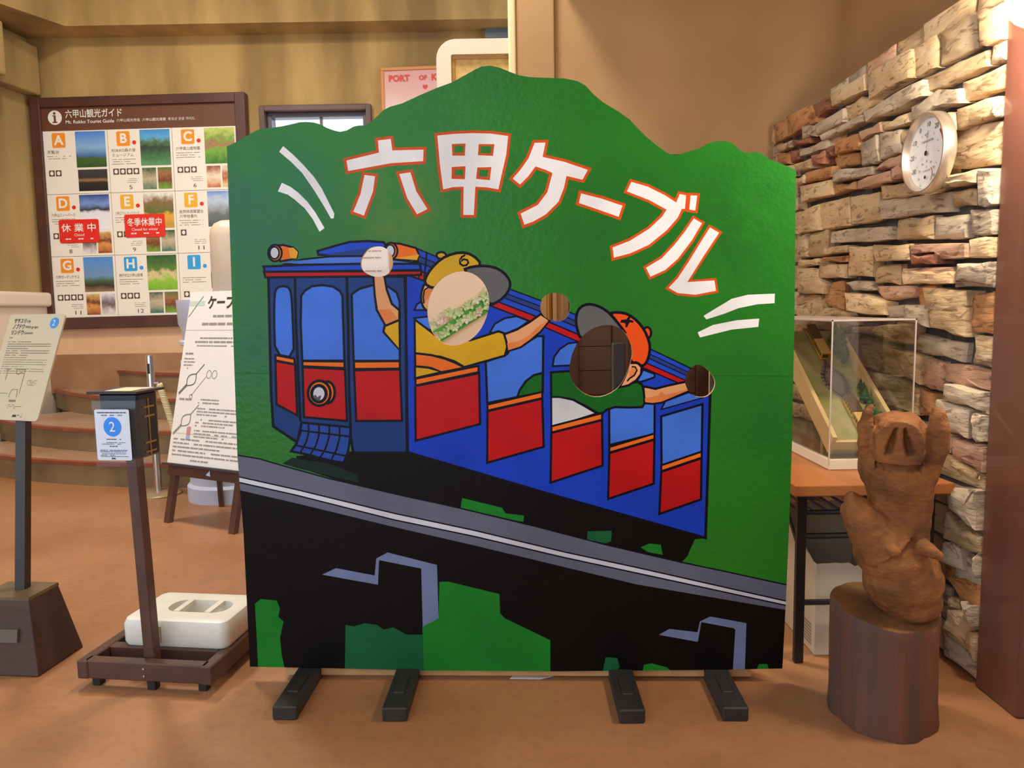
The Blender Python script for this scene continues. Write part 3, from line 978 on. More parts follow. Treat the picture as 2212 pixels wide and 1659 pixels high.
for k, tris in sorted(groups.items(), key=lambda a: str(a[0])):
    a, b = k
    if b is None or a in PLAIN:
        o = paint_mesh({P1: 'painted_passenger', P2: 'painted_passenger'}.get(a, clean(a)), tris, pan)
        if a in PARTL:
            o['label'] = PARTL[a]
        continue
    if a not in parents:
        body = {'painted_cable_car': 'car_side', P1: 'shirt', P2: 'shirt'}[a]
        o = paint_mesh({P1: 'painted_passenger', P2: 'painted_passenger'}.get(a, a), groups[(a, body)], pan)
        o['label'] = PARTL[a]
        parents[a] = (o, body)
    if b != parents[a][1]:
        (paint_pieces if b == 'car_roof' else paint_mesh)(clean(b), tris, parents[a][0])

# --- plywood sheet with the sawn holes
cu = bpy.data.curves.new('sheet', 'CURVE')
cu.dimensions = '2D'
cu.fill_mode = 'BOTH'
cu.extrude = 0.006
for p in [OUTLINE] + HOLES:
    s = cu.splines.new('POLY')
    q = [to2(a) for a in B2(p)]
    s.points.add(len(q) - 1)
    for pt, a in zip(s.points, q):
        pt.co = (a.x, a.y, 0, 1)
    s.use_cyclic_u = True
so = bpy.data.objects.new('sheet', cu)
me0 = so.to_mesh()
mb = MB().add([to3((v.co.x, v.co.y), v.co.z - 0.0062) for v in me0.vertices], [list(f.vertices) for f in me0.polygons])
so.to_mesh_clear(); bpy.data.objects.remove(so)
mb.build('plywood_sheet', mat('raw_plywood', (206, 172, 120), 0.7, (186, 150, 98), 12), pan)
# --- timber feet with a cleat, back frame
m_foot = mat('black_stained_timber', (44, 40, 38), 0.55, (26, 25, 27), 10, 0.3, 40, stretch=(1, 0.25, 1))
for (fl, fr, bl_, br_) in (((585, 1527), (642, 1527), (645, 1450), (700, 1450)), ((820, 1530), (883, 1530), (852, 1452), (916, 1452)),
                           ((1336, 1534), (1397, 1534), (1311, 1452), (1378, 1452)), ((1560, 1529), (1620, 1529), (1528, 1450), (1588, 1450))):
    ht = 0.045
    a, b = on_z(*fl, ht), on_z(*fr, ht)
    c, d = on_z(*br_, ht), on_z(*bl_, ht)
    wd = 0.078
    ctr = (a + b) / 2; cb = (c + d) / 2
    ax = (cb - ctr).normalized()
    ax = V((0.35 * ax.x, ax.y, 0)).normalized()
    sx = V((ax.y, -ax.x, 0))
    def T(q, ctr=ctr, ax=ax, sx=sx):
        return V((ctr.x, ctr.y, 0)) + sx * q.x + ax * q.y + V((0, 0, q.z))
    L_ = 0.60
    ft = MB().box((-wd / 2, 0, 0), (wd / 2, L_, ht), T).build('foot', m_foot, pan, bevel=0.004, seg=1)
    MB().box((-0.018, 0.085, ht - 0.002), (0.016, 0.2, ht + 0.006), T).build('cleat', m_foot, ft, bevel=0.002, seg=1)
    # upright post behind the sheet and a diagonal stay
    y0 = (BL.lerp(BR, ((ctr - BL).dot(bx)) / (BR - BL).length) - V((ctr.x, ctr.y, 0))).dot(ax)
    MB().box((-0.02, y0 + 0.02, ht), (0.02, y0 + 0.06, 1.15), T).build('upright', m_foot, pan, bevel=0.003, seg=1)
    mb = MB()
    mb.hexa([T(V((-0.015, L_ - 0.06, ht))), T(V((0.015, L_ - 0.06, ht))), T(V((0.015, L_ - 0.01, ht))), T(V((-0.015, L_ - 0.01, ht)))],
            [T(V((-0.015, y0 + 0.062, 0.60))), T(V((0.015, y0 + 0.062, 0.60))), T(V((0.015, y0 + 0.062, 0.65))), T(V((-0.015, y0 + 0.062, 0.65)))])
    mb.build('stay', m_foot, pan)
mb = MB()
q0, q1 = to2(BL) + V((0.12, 0)), to2(BR) + V((-0.1, 0))
pts = [to3((q0.x, -0.036), -0.014), to3((q1.x, -0.036), -0.014), to3((q1.x, -0.036), -0.018 - 0.03), to3((q0.x, -0.036), -0.018 - 0.03)]
mb.prism(pts, (0, 0, 0.075))
mb.build('bottom_rail', mat('pine_rail', (190, 152, 104), 0.6, (170, 130, 84), 9), pan)

# ================================================================ STONE FACING OF THE RIGHT WALL
STONE_TOP = 2.30
mb = MB().box((RX - 0.005, 2.336, 0), (RX + 0.235, CORNER_Y - 0.02, STONE_TOP - 0.12))
wr = struct(mb.build('wall_right', mat('dark_mortar', (84, 78, 76), 0.95, (62, 58, 58), 12, 0.4, 60)))


def stone_mat(name, c, c2):
    m = bpy.data.materials.new(name)
    m.use_nodes = True
    nt = m.node_tree
    N, L = nt.nodes, nt.links
    b = N['Principled BSDF']
    b.inputs['Roughness'].default_value = 0.85
    oi = N.new('ShaderNodeObjectInfo')
    tc = N.new('ShaderNodeTexCoord')
    ad = N.new('ShaderNodeVectorMath'); ad.operation = 'ADD'
    sc_ = N.new('ShaderNodeVectorMath'); sc_.operation = 'SCALE'
    cb = N.new('ShaderNodeCombineXYZ')
    for i in range(3):
        L.new(oi.outputs['Random'], cb.inputs[i])
    L.new(cb.outputs[0], sc_.inputs[0]); sc_.inputs['Scale'].default_value = 23.0
    L.new(tc.outputs['Object'], ad.inputs[0]); L.new(sc_.outputs[0], ad.inputs[1])
    mp = N.new('ShaderNodeMapping'); mp.inputs['Scale'].default_value = (1.0, 0.45, 1.6)
    L.new(ad.outputs[0], mp.inputs[0])
    n1 = N.new('ShaderNodeTexNoise'); n1.inputs['Scale'].default_value = 7; n1.inputs['Detail'].default_value = 7
    L.new(mp.outputs[0], n1.inputs[0])
    r = N.new('ShaderNodeValToRGB')
    e = r.color_ramp.elements
    e[0].position, e[0].color = 0.30, lin(tuple(int(x * 0.80) for x in c))
    e[1].position, e[1].color = 0.72, lin(c2)
    k = e.new(0.5); k.color = lin(c)
    L.new(n1.outputs['Fac'], r.inputs[0])
    # dark hairline cracks and pits
    n3 = N.new('ShaderNodeTexNoise'); n3.inputs['Scale'].default_value = 26; n3.inputs['Detail'].default_value = 8; n3.inputs['Distortion'].default_value = 1.2
    L.new(mp.outputs[0], n3.inputs[0])
    r3 = N.new('ShaderNodeValToRGB'); r3.color_ramp.elements[0].position = 0.36; r3.color_ramp.elements[1].position = 0.44
    r3.color_ramp.elements[0].color = (0.34, 0.28, 0.24, 1); r3.color_ramp.elements[1].color = (1, 1, 1, 1)
    L.new(n3.outputs['Fac'], r3.inputs[0])
    mx = N.new('ShaderNodeMix'); mx.data_type = 'RGBA'; mx.blend_type = 'MULTIPLY'; mx.inputs[0].default_value = 0.75
    L.new(r.outputs[0], mx.inputs[6]); L.new(r3.outputs[0], mx.inputs[7])
    hs = N.new('ShaderNodeHueSaturation')
    mr = N.new('ShaderNodeMapRange'); mr.inputs[3].default_value = 0.82; mr.inputs[4].default_value = 1.12
    L.new(oi.outputs['Random'], mr.inputs[0]); L.new(mr.outputs[0], hs.inputs['Value'])
    L.new(mx.outputs[2], hs.inputs['Color'])
    L.new(hs.outputs[0], b.inputs['Base Color'])
    mp2 = N.new('ShaderNodeMapping'); mp2.inputs['Scale'].default_value = (1.0, 0.5, 2.2)
    L.new(ad.outputs[0], mp2.inputs[0])
    n2 = N.new('ShaderNodeTexNoise'); n2.inputs['Scale'].default_value = 16; n2.inputs['Detail'].default_value = 9
    L.new(mp2.outputs[0], n2.inputs[0])
    bp = N.new('ShaderNodeBump'); bp.inputs['Strength'].default_value = 0.9; bp.inputs['Distance'].default_value = 0.014
    L.new(n2.outputs['Fac'], bp.inputs['Height']); L.new(bp.outputs[0], b.inputs['Normal'])
    return m


SM = {'t': stone_mat('stone_tan', (200, 168, 126), (214, 190, 154)), 'g': stone_mat('stone_grey', (190, 170, 144), (208, 192, 168)),
      'o': stone_mat('stone_orange', (190, 132, 80), (200, 156, 108)), 'r': stone_mat('stone_red', (156, 98, 72), (176, 120, 94)),
      'p': stone_mat('stone_pink', (192, 148, 118), (206, 168, 140))}
SW, SX, S7, S8 = zf(1640, 0, 2.766), zf(1640, 580, 3.19), zf(1980, 980, 5.926), zf(1980, 1240, 5.186)
W_ = """o 80,745 160,720 165,820 95,855|o 162,692 310,625 345,730 165,815|r 320,622 415,575 420,650 345,700|t 418,560 630,447 635,545 425,645|t 642,437 890,292 890,470 650,603|t 906,290 1055,196 1070,400 920,475|t 1077,188 1285,68 1295,290 1085,388|t 1292,62 1514,-25 1512,188 1300,284|t 970,482 1180,372 1360,292 1370,388 1180,480 975,565|g 1383,262 1510,197 1508,340 1380,393|g 625,672 800,562 960,482 965,578 800,660 625,733|t 512,640 600,582 690,602 612,690 522,728|g 330,742 500,642 505,728 340,800|g 352,802 610,682 616,730 365,845|g 905,642 1050,542 1190,522 1195,618 1060,650 905,720|t 1200,492 1505,367 1507,508 1200,612|t 1172,652 1420,567 1425,683 1175,773|g 1432,620 1505,547 1505,650 1430,688|t 730,742 895,662 895,728 735,790|p 590,790 722,732 730,788 605,835|o 442,842 598,792 600,898 447,920|o 450,925 595,903 590,985 460,1008|g 602,862 702,803 715,970 610,990|g 712,800 830,777 840,908 717,958|t 842,782 925,757 900,868 847,885|t 1130,792 1500,702 1500,970 1115,1012|t 1090,682 1150,670 1160,778 1125,780|p 722,972 880,902 885,970 692,1025|g 442,1012 670,992 672,1048 432,1088|o 272,1032 438,992 430,1060 277,1093|t 242,1112 430,1072 436,1160 242,1208|p 582,1077 770,1022 775,1088 582,1138|o 442,1112 570,1087 572,1128 442,1163|p 782,1002 890,972 900,1048 787,1073|t 722,1112 910,1077 930,1158 727,1198|t 1075,1052 1288,1017 1290,1088 1055,1120|g 1302,1012 1500,977 1495,1198 1302,1233|t 1142,1152 1285,1127 1285,1222 1147,1240|g 712,1197 1138,1147 1140,1263 717,1308|t 547,1177 705,1147 710,1318 552,1348|t 225,1267 340,1222 346,1380 225,1400|t 348,1215 530,1172 540,1350 352,1375|t 222,1408 280,1397 280,1540 220,1545|t 287,1392 410,1372 402,1520 287,1543|g 432,1382 775,1347 780,1438 427,1453|t 825,1312 1030,1292 1035,1433 822,1438|g 1047,1302 1240,1282 1240,1423 1042,1428|g 1257,1252 1490,1232 1485,1388 1257,1408|t 384,1477 525,1462 522,1513 392,1523|o 372,1532 525,1527 525,1568 372,1563|t 532,1472 668,1467 668,1648 527,1648|t 672,1467 885,1457 885,1543 692,1563|p 890,1467 1240,1457 1240,1538 1060,1548 1056,1508 897,1513|r 902,1527 1048,1522 1053,1583 902,1578|t 1252,1432 1480,1402 1480,1528 1247,1548|t 682,1592 835,1582 835,1698 687,1693|p 855,1597 1150,1592 1150,1680 862,1688|g 1172,1582 1475,1557 1475,1688 1167,1680|t 232,1552 340,1547 345,1588 227,1598|t 352,1572 520,1577 515,1658 352,1658|r 192,842 300,817 300,853 197,878|g 237,892 400,832 420,878 242,938|r 302,932 385,902 386,978 312,988|r 402,882 438,872 440,930 407,943|t 97,872 188,842 190,880 102,918|r 182,902 233,892 235,958 182,978|t 202,982 300,952 310,1008 217,1028|t 227,1062 268,1042 270,1088 227,1108|t 225,1212 275,1196 280,1255 226,1262|g 250,758 350,742 330,812 300,812 250,838|o 102,925 178,905 178,980 108,985|t 130,990 200,985 215,1055 140,1060|t 140,1065 222,1065 225,1250 150,1270|t 150,1275 222,1275 220,1400 160,1400"""
X_ = """t 255,0 400,0 395,68 440,112 430,168 260,170|o 432,110 580,82 580,285 442,268|g 592,92 760,87 790,148 642,158|p 772,122 1040,117 1068,150 1050,208 862,218|t 587,167 720,182 860,232 870,330 590,295|g 880,262 988,257 998,353 877,340|g 992,257 1150,247 1155,408 1002,368|t 985,12 1325,17 1325,108 985,100|g 1337,2 1700,2 1695,138 1337,123|t 1112,132 1415,152 1400,468 1172,408|o 1412,167 1695,157 1690,448 1412,428|t 257,182 420,177 415,260 255,250|t 642,397 1065,392 1040,528 642,438|g 1070,432 1430,522 1410,653 1065,563|t 1480,462 1680,467 1675,698 1465,658|t 532,462 640,448 900,542 1000,720 970,753 760,698 540,600|t 902,547 1110,602 1092,798 1005,758|p 1120,612 1258,642 1250,848 1112,810|p 1267,647 1670,712 1665,853 1400,810 1277,778|g 1262,787 1530,862 1530,983 1252,908|t 1542,857 1665,862 1660,1033 1537,1008|g 1207,892 1430,972 1420,1168 1202,1098|g 1462,992 1655,1042 1645,1243 1462,1178|t 722,702 1000,770 1092,832 1090,1010 760,900|o 1102,832 1190,862 1190,1000 1102,1010|t 1252,1112 1320,1152 1300,1278 1247,1240|p 1327,1167 1640,1262 1635,1448 1322,1300|t 1292,1312 1480,1402 1480,1440 1292,1350|t 1517,1422 1630,1472 1620,1558 1512,1500|t 420,180 440,270 585,295 585,300 640,390 540,440 255,400 255,265"""
S7_ = """g 380,430 740,442 1000,572 970,1118 720,978 380,700|t 350,752 500,902 960,1142 940,1368 560,1198 330,1100|g 330,1112 530,1192 570,1498 310,1380|g 722,1312 940,1382 925,1650 742,1600"""
S8_ = """o 342,22 500,52 800,192 790,420 700,413 480,300|t 350,242 458,292 460,400 340,380|g 462,312 700,432 785,562 770,708 600,558|t 322,402 460,412 600,562 560,648 520,798 290,610|t 562,642 680,702 760,742 740,1080 610,900 522,790|g 280,642 520,832 730,1082 735,1240 290,920"""


def make_stone(pts, key_, p):
    """pts = outline [(y, z)] on the wall, p = how far the stone stands proud"""
    rnd = random.Random(int(abs(pts[0][0] * 9173 + pts[0][1] * 7919) * 1000))
    n = len(pts)
    A = sum(pts[i][0] * pts[(i + 1) % n][1] - pts[(i + 1) % n][0] * pts[i][1] for i in range(n))
    if A < 0:
        pts = pts[::-1]
    out = []
    for i in range(n):
        a, b = V(pts[i]), V(pts[(i + 1) % n])
        k = 3 if (b - a).length > 0.12 else 2
        for j in range(k):
            q = a.lerp(b, (j + (0.0 if j == 0 else rnd.uniform(-.2, .2))) / k)
            out.append(q + V((rnd.uniform(-.005, .005), rnd.uniform(-.005, .005))))
    c = sum(out, V((0, 0))) / len(out)
    m = len(out)
    x0, x1, x2 = RX + 0.02, RX - p + 0.008, RX - p
    vv = [V((x0, q.x, q.y)) for q in out] + [V((x1, q.x, q.y)) for q in out]
    ins = [q + (c - q).normalized() * min(0.008, (c - q).length * 0.3) for q in out]
    vv += [V((x2 + rnd.uniform(-.003, .004), q.x, q.y)) for q in ins]
    mid = [q.lerp(c, 0.5) for q in out]
    vv += [V((x2 - rnd.uniform(0.0, .009), q.x, q.y)) for q in mid] + [V((x2 - rnd.uniform(0, .008), c.x, c.y))]
    fs = []
    for r in range(3):
        for i in range(m):
            fs.append((r * m + i, r * m + (i + 1) % m, (r + 1) * m + (i + 1) % m, (r + 1) * m + i))
    for i in range(m):
        fs.append((3 * m + i, 3 * m + (i + 1) % m, 4 * m))
    mb = MB().add(vv, fs)
    return mb.build('stone', SM[key_], wr, smooth=True)


TRACED = []
rs = random.Random(3)
for src, fn in ((W_, SW), (X_, SX), (S7_, S7), (S8_, S8)):
    for it in src.split('|'):
        k, *cs = it.split()
        px = fn([tuple(float(x) for x in c.split(',')) for c in cs])
        p = rs.uniform(0.03, 0.075)
        q = [on_x(u, v, RX - p) for u, v in px]
        q = [(max(a.y, 2.34), min(max(a.z, 0.005), STONE_TOP + 0.03)) for a in q]
        if max(a[0] for a in q) > CORNER_Y - 0.01:
            q = [(min(a[0], CORNER_Y - 0.01), a[1]) for a in q]
        TRACED.append(q)
        make_stone(q, k, p)
# coursed stones where the panel, the table and the carving hide the wall
def inside(pt, poly):
    c = False
    for i in range(len(poly)):
        (x1, y1), (x2, y2) = poly[i - 1], poly[i]
        if (y1 > pt[1]) != (y2 > pt[1]) and pt[0] < (x2 - x1) * (pt[1] - y1) / (y2 - y1) + x1:
            c = not c
    return c
z = 0.0
while z < STONE_TOP - 0.06:
    h = rs.uniform(0.09, 0.17)
    y = 2.345
    while y < CORNER_Y - 0.08:
        l = rs.uniform(0.14, 0.38)
        y1 = min(y + l, CORNER_Y - 0.015)
        z1 = min(z + h, STONE_TOP)
        smp = [(y + (y1 - y) * a, z + (z1 - z) * b) for a in (.02, .25, .5, .75, .98) for b in (.05, .5, .95)]
        hit = sum(any(inside(s_, t) for t in TRACED) for s_ in smp)
        if hit <= 6:
            make_stone([(y + .006, z + .006), (y1 - .006, z + .006), (y1 - .006, z1 - .006), (y + .006, z1 - .006)], rs.choice('ttgtop'), rs.uniform(0.008, 0.024))
        y = y1
    z += h

# ================================================================ THERMOMETER ON THE STONES
tx = RX - 0.10
tp = on_x(2001, 331, tx)
th = thing('wall_thermometer', tp + V((0.05, 0, -0.155)), 'round silver wall thermometer and hygrometer with white dial on the stones', 'thermometer')
TT = lambda q: V((tp.x - q.z, tp.y - q.x * 1.0, tp.z + q.y))
Rr = 0.139
MB().lathe([(Rr - .004, -0.028), (Rr, -0.024), (Rr, 0.012), (Rr - .004, 0.018), (Rr - .010, 0.018), (Rr - .016, 0.008), (Rr - .02, -0.004), (Rr - .02, -0.02)], (0, 0, 0), 48, TT).build('rim', mat('champagne_metal', (208, 196, 184), 0.3, metal=0.85), th, smooth=True)
fr = Frame(tp + V((0.005, 0, 0)), (0, -1, 0), (0, 0, 1))
mb = MB(); fr.disc(mb, 0, 0, Rr - .018, n=40); mb.build('dial', mat('dial_white', (236, 236, 236), 0.5), th)
blk = mat('print_black', (38, 36, 36), 0.6)
redp = mat('print_red', (208, 52, 70), 0.6)
R1 = Rr * 0.70
for k, s_ in enumerate(('-30', '-20', '-10', '0', '10', '20', '30', '40', '50')):
    a = math.radians(212 - k * 31)
    if k < 6:
        fr.text(s_, R1 * math.cos(a), R1 * math.sin(a) - 0.007, 0.024, blk, th, 'numeral', 0.003, 'CENTER')
    mb = MB(); fr.stroke(mb, [((R1 - .022) * math.cos(a), (R1 - .022) * math.sin(a)), ((R1 - .03) * math.cos(a), (R1 - .03) * math.sin(a))], 0.0014, 0.003); mb.build('scale_mark', blk, th)
mb = MB(); fr.stroke(mb, [(R1 * 1.02 * math.cos(math.radians(a)), R1 * 1.02 * math.sin(math.radians(a))) for a in range(-20, 45, 5)], 0.008, 0.003); mb.build('red_band', redp, th)
fr.text('℃', -0.008, 0.055, 0.018, blk, th, 'unit_mark', 0.003, 'CENTER')
fr.text('THERMOMETER', 0, 0.038, 0.0105, blk, th, 'dial_lettering', 0.003, 'CENTER')
fr.text('HYGROMETER', 0, -0.062, 0.007, blk, th, 'dial_lettering', 0.003, 'CENTER')
fr.text('%', 0, -0.05, 0.011, blk, th, 'unit_mark', 0.003, 'CENTER')
for k, s_ in enumerate(('10', '20', '30', '40', '50', '60', '70', '80', '90')):
    a = math.radians(222 - k * 33)
    fr.text(s_, 0.048 * math.cos(a), -0.075 + 0.048 * math.sin(a) - .003, 0.011, blk, th, 'numeral', 0.003, 'CENTER')
mb = MB(); fr.stroke(mb, [(0.036 * math.cos(math.radians(a)), -0.075 + 0.036 * math.sin(math.radians(a))) for a in range(-35, 40, 8)], 0.003, 0.003); mb.build('red_band', redp, th)
mb = MB(); fr.stroke(mb, [(0, 0), (0.006, 0.075)], 0.0016, 0.006); mb.build('needle', blk, th)
mb = MB(); fr.disc(mb, 0, 0, 0.009, h=0.0075, n=14); mb.build('hub', blk, th)
mb = MB(); fr.disc(mb, 0, -0.082, 0.006, h=0.0075, n=12); mb.build('hub', blk, th)

# ================================================================ TOURIST GUIDE BOARD ON THE BACK WALL
white_pr = mat('print_white', (238, 236, 230), 0.45)
W0, H0 = 2.08, 2.235
GB = Frame((-4.635, 7.425, 1.13), (2.08, 0, 0.025), (0.02, 0, 2.23))
gb = thing('guide_board', GB.p(W0 / 2, 0, 0), 'large brown framed tourist guide board with lettered photo cells A to I', 'sign board')
m_fr = mat('board_frame_brown', (86, 50, 38), 0.4, (72, 42, 33), 6)
m_hd = mat('board_header_brown', (104, 62, 42), 0.5)
def fbox(F, x0, y0, x1, y1, h0, h1, name, m, parent, bevel=0.0):
    mb = MB()
    q = [F.p(x0, y0, h0), F.p(x1, y0, h0), F.p(x1, y1, h0), F.p(x0, y1, h0)]
    mb.prism(q, F.n * (h1 - h0))
    return mb.build(name, m, parent, bevel=bevel)
fbox(GB, 0.05, 0.05, W0 - .05, H0 - .05, -0.06, 0.0, 'backing', m_hd, gb)
fbox(GB, 0, 0, 0.095, H0, -0.07, 0.03, 'frame_rail', m_fr, gb, 0.006)
fbox(GB, W0 - .10, 0, W0, H0, -0.07, 0.03, 'frame_rail', m_fr, gb, 0.006)
fbox(GB, 0.095, H0 - .09, W0 - .10, H0, -0.07, 0.03, 'frame_rail', m_fr, gb, 0.006)
fbox(GB, 0.095, 0, W0 - .10, 0.115, -0.07, 0.03, 'frame_rail', m_fr, gb, 0.006)
CX0, CX1, CY0, CY1 = 0.095, W0 - .10, 0.115, H0 - .31
cw, ch = (CX1 - CX0) / 3, (CY1 - CY0) / 3
m_paper = mat('board_paper', (240, 234, 222), 0.45)
prt = mat('print_grey', (120, 110, 102), 0.6)
orange_t = mat('tile_orange', (244, 146, 30), 0.5)
orange_y = mat('tile_amber', (236, 178, 44), 0.5)
blue_t = mat('tile_blue', (46, 160, 226), 0.5)
sticker_red = mat('sticker_red', (226, 40, 28), 0.45)
mb = MB(); GB.disc(mb, 0.225, H0 - .185, 0.068, h=0.004); mb.build('information_disc', white_pr, gb)
mb = MB(); GB.disc(mb, 0.223, H0 - .145, 0.0125, h=0.006, n=14); mb.build('information_mark', m_hd, gb)
mb = MB(); mb.poly([GB.p(0.225 + a, H0 - .185 + b, .006) for a, b in ((-.026, -.05), (.026, -.05), (.026, -.041), (.010, -.038), (.010, .022), (-.022, .022), (-.022, .014), (-.010, .012), (-.010, -.038), (-.026, -.041))]); mb.build('information_mark', m_hd, gb)
GB.text('六甲山観光ガイド', 0.325, H0 - .185, 0.085, white_pr, gb, 'header_lettering', 0.005, fit=0.55, bold=0.001)
GB.text('Mt. Rokko Tourist Guide', 0.325, H0 - .245, 0.045, white_pr, gb, 'header_lettering', 0.005, fit=0.47, bold=0.0005)
GB.text('六甲山观光导览  六甲山觀光導覽  롯코산 관광 가이드', 0.82, H0 - .24, 0.032, white_pr, gb, 'header_lettering', 0.005, fit=0.76)
_pm = [0]
def photo_mat(cols, scale=3.0, amp=0.25):
    """a printed snapshot: bands of colour broken up by noise, in the print's own coordinates"""
    _pm[0] += 1
    m = bpy.data.materials.new('snapshot_print')
    m.use_nodes = True
    N, L = m.node_tree.nodes, m.node_tree.links
    b = N['Principled BSDF']; b.inputs['Roughness'].default_value = 0.45
    tc = N.new('ShaderNodeTexCoord'); sp = N.new('ShaderNodeSeparateXYZ'); L.new(tc.outputs['Generated'], sp.inputs[0])
    nz = N.new('ShaderNodeTexNoise'); nz.inputs['Scale'].default_value = scale * 5; nz.inputs['Detail'].default_value = 5
    mp = N.new('ShaderNodeMapping'); mp.inputs['Location'].default_value = (_pm[0] * 3.1, _pm[0] * 1.7, 0)
    L.new(tc.outputs['Object'], mp.inputs[0]); L.new(mp.outputs[0], nz.inputs[0])
    ma = N.new('ShaderNodeMath'); ma.operation = 'MULTIPLY_ADD'; ma.inputs[1].default_value = amp * 2; 
    sb = N.new('ShaderNodeMath'); sb.operation = 'SUBTRACT'; sb.inputs[1].default_value = amp
    L.new(nz.outputs['Fac'], ma.inputs[0]); L.new(sp.outputs['Z'], ma.inputs[2]); L.new(ma.outputs[0], sb.inputs[0])
    r = N.new('ShaderNodeValToRGB'); e = r.color_ramp.elements
    e[0].position, e[0].color = cols[0][0], lin(cols[0][1]); e[1].position, e[1].color = cols[-1][0], lin(cols[-1][1])
    for p, c in cols[1:-1]:
        k = e.new(p); k.color = lin(c)
    L.new(sb.outputs[0], r.inputs[0]); L.new(r.outputs[0], b.inputs['Base Color'])
    return m
PH = {
 'A': ([(0, (44, 84, 30)), (.26, (64, 100, 44)), (.32, (70, 110, 170)), (.55, (130, 180, 220)), (1, (70, 130, 220))], 2, .05),
 'B': ([(0, (90, 150, 100)), (.3, (60, 110, 70)), (.5, (50, 60, 60)), (.65, (80, 120, 70)), (.78, (90, 170, 220)), (1, (60, 140, 210))], 5, .2),
 'C': ([(0, (60, 120, 40)), (.4, (120, 170, 60)), (.55, (170, 110, 90)), (.7, (120, 160, 60)), (1, (200, 210, 110))], 6, .3),
 'D': ([(0, (236, 236, 240)), (.5, (230, 232, 240)), (.58, (30, 36, 30)), (.72, (120, 150, 210)), (1, (40, 70, 150))], 2, .12),
 'E': ([(0, (190, 150, 70)), (.35, (230, 170, 60)), (.5, (90, 110, 50)), (.75, (140, 110, 70)), (1, (236, 232, 222))], 5, .25),
 'F': ([(0, (80, 90, 90)), (.35, (110, 116, 118)), (.5, (150, 160, 170)), (.75, (190, 205, 225)), (1, (110, 150, 215))], 3, .2),
 'G': ([(0, (150, 120, 90)), (.18, (50, 44, 36)), (.32, (70, 100, 60)), (.45, (110, 150, 190)), (1, (80, 140, 220))], 2, .08),
 'H': ([(0, (120, 180, 50)), (.3, (150, 200, 60)), (.45, (220, 200, 150)), (.6, (90, 130, 50)), (1, (40, 90, 40))], 4, .25),
 'I': ([(0, (150, 150, 150)), (.4, (60, 60, 66)), (.6, (200, 205, 215)), (1, (120, 160, 220))], 3, .15)}
SMALL = [[(0, (20, 18, 20)), (.4, (44, 36, 34)), (.5, (150, 120, 80)), (.62, (50, 44, 46)), (1, (60, 56, 60))],
         [(0, (150, 70, 30)), (.4, (220, 150, 80)), (.6, (120, 50, 20)), (1, (230, 190, 120))], [(0, (60, 120, 100)), (.5, (200, 180, 150)), (1, (40, 90, 60))],
         [(0, (200, 110, 60)), (.5, (240, 220, 190)), (1, (150, 60, 30))], [(0, (236, 230, 226)), (.5, (110, 90, 90)), (1, (220, 220, 230))],
         [(0, (110, 170, 60)), (.4, (120, 60, 30)), (.7, (160, 110, 70)), (1, (80, 120, 60))], [(0, (230, 200, 150)), (.5, (180, 90, 50)), (1, (240, 220, 190))]]
NAMES = {'A': ['天覧台'], 'B': ['ROKKO森の音', 'ミュージアム'], 'C': ['六甲高山植物園'], 'D': ['六甲山スノーパーク'], 'E': ['六甲山アスレチックパーク'], 'F': ['自然体感展望台', '六甲枝垂れ'], 'G': ['六甲ガーデンテラス'], 'H': ['神戸市立六甲山牧場'], 'I': []}
WALK = {'B': '5', 'C': '6', 'D': '8', 'E': '9', 'F': '11', 'G': '11', 'H': '12'}
icon_m = mat('icon_brown', (92, 66, 52), 0.5)
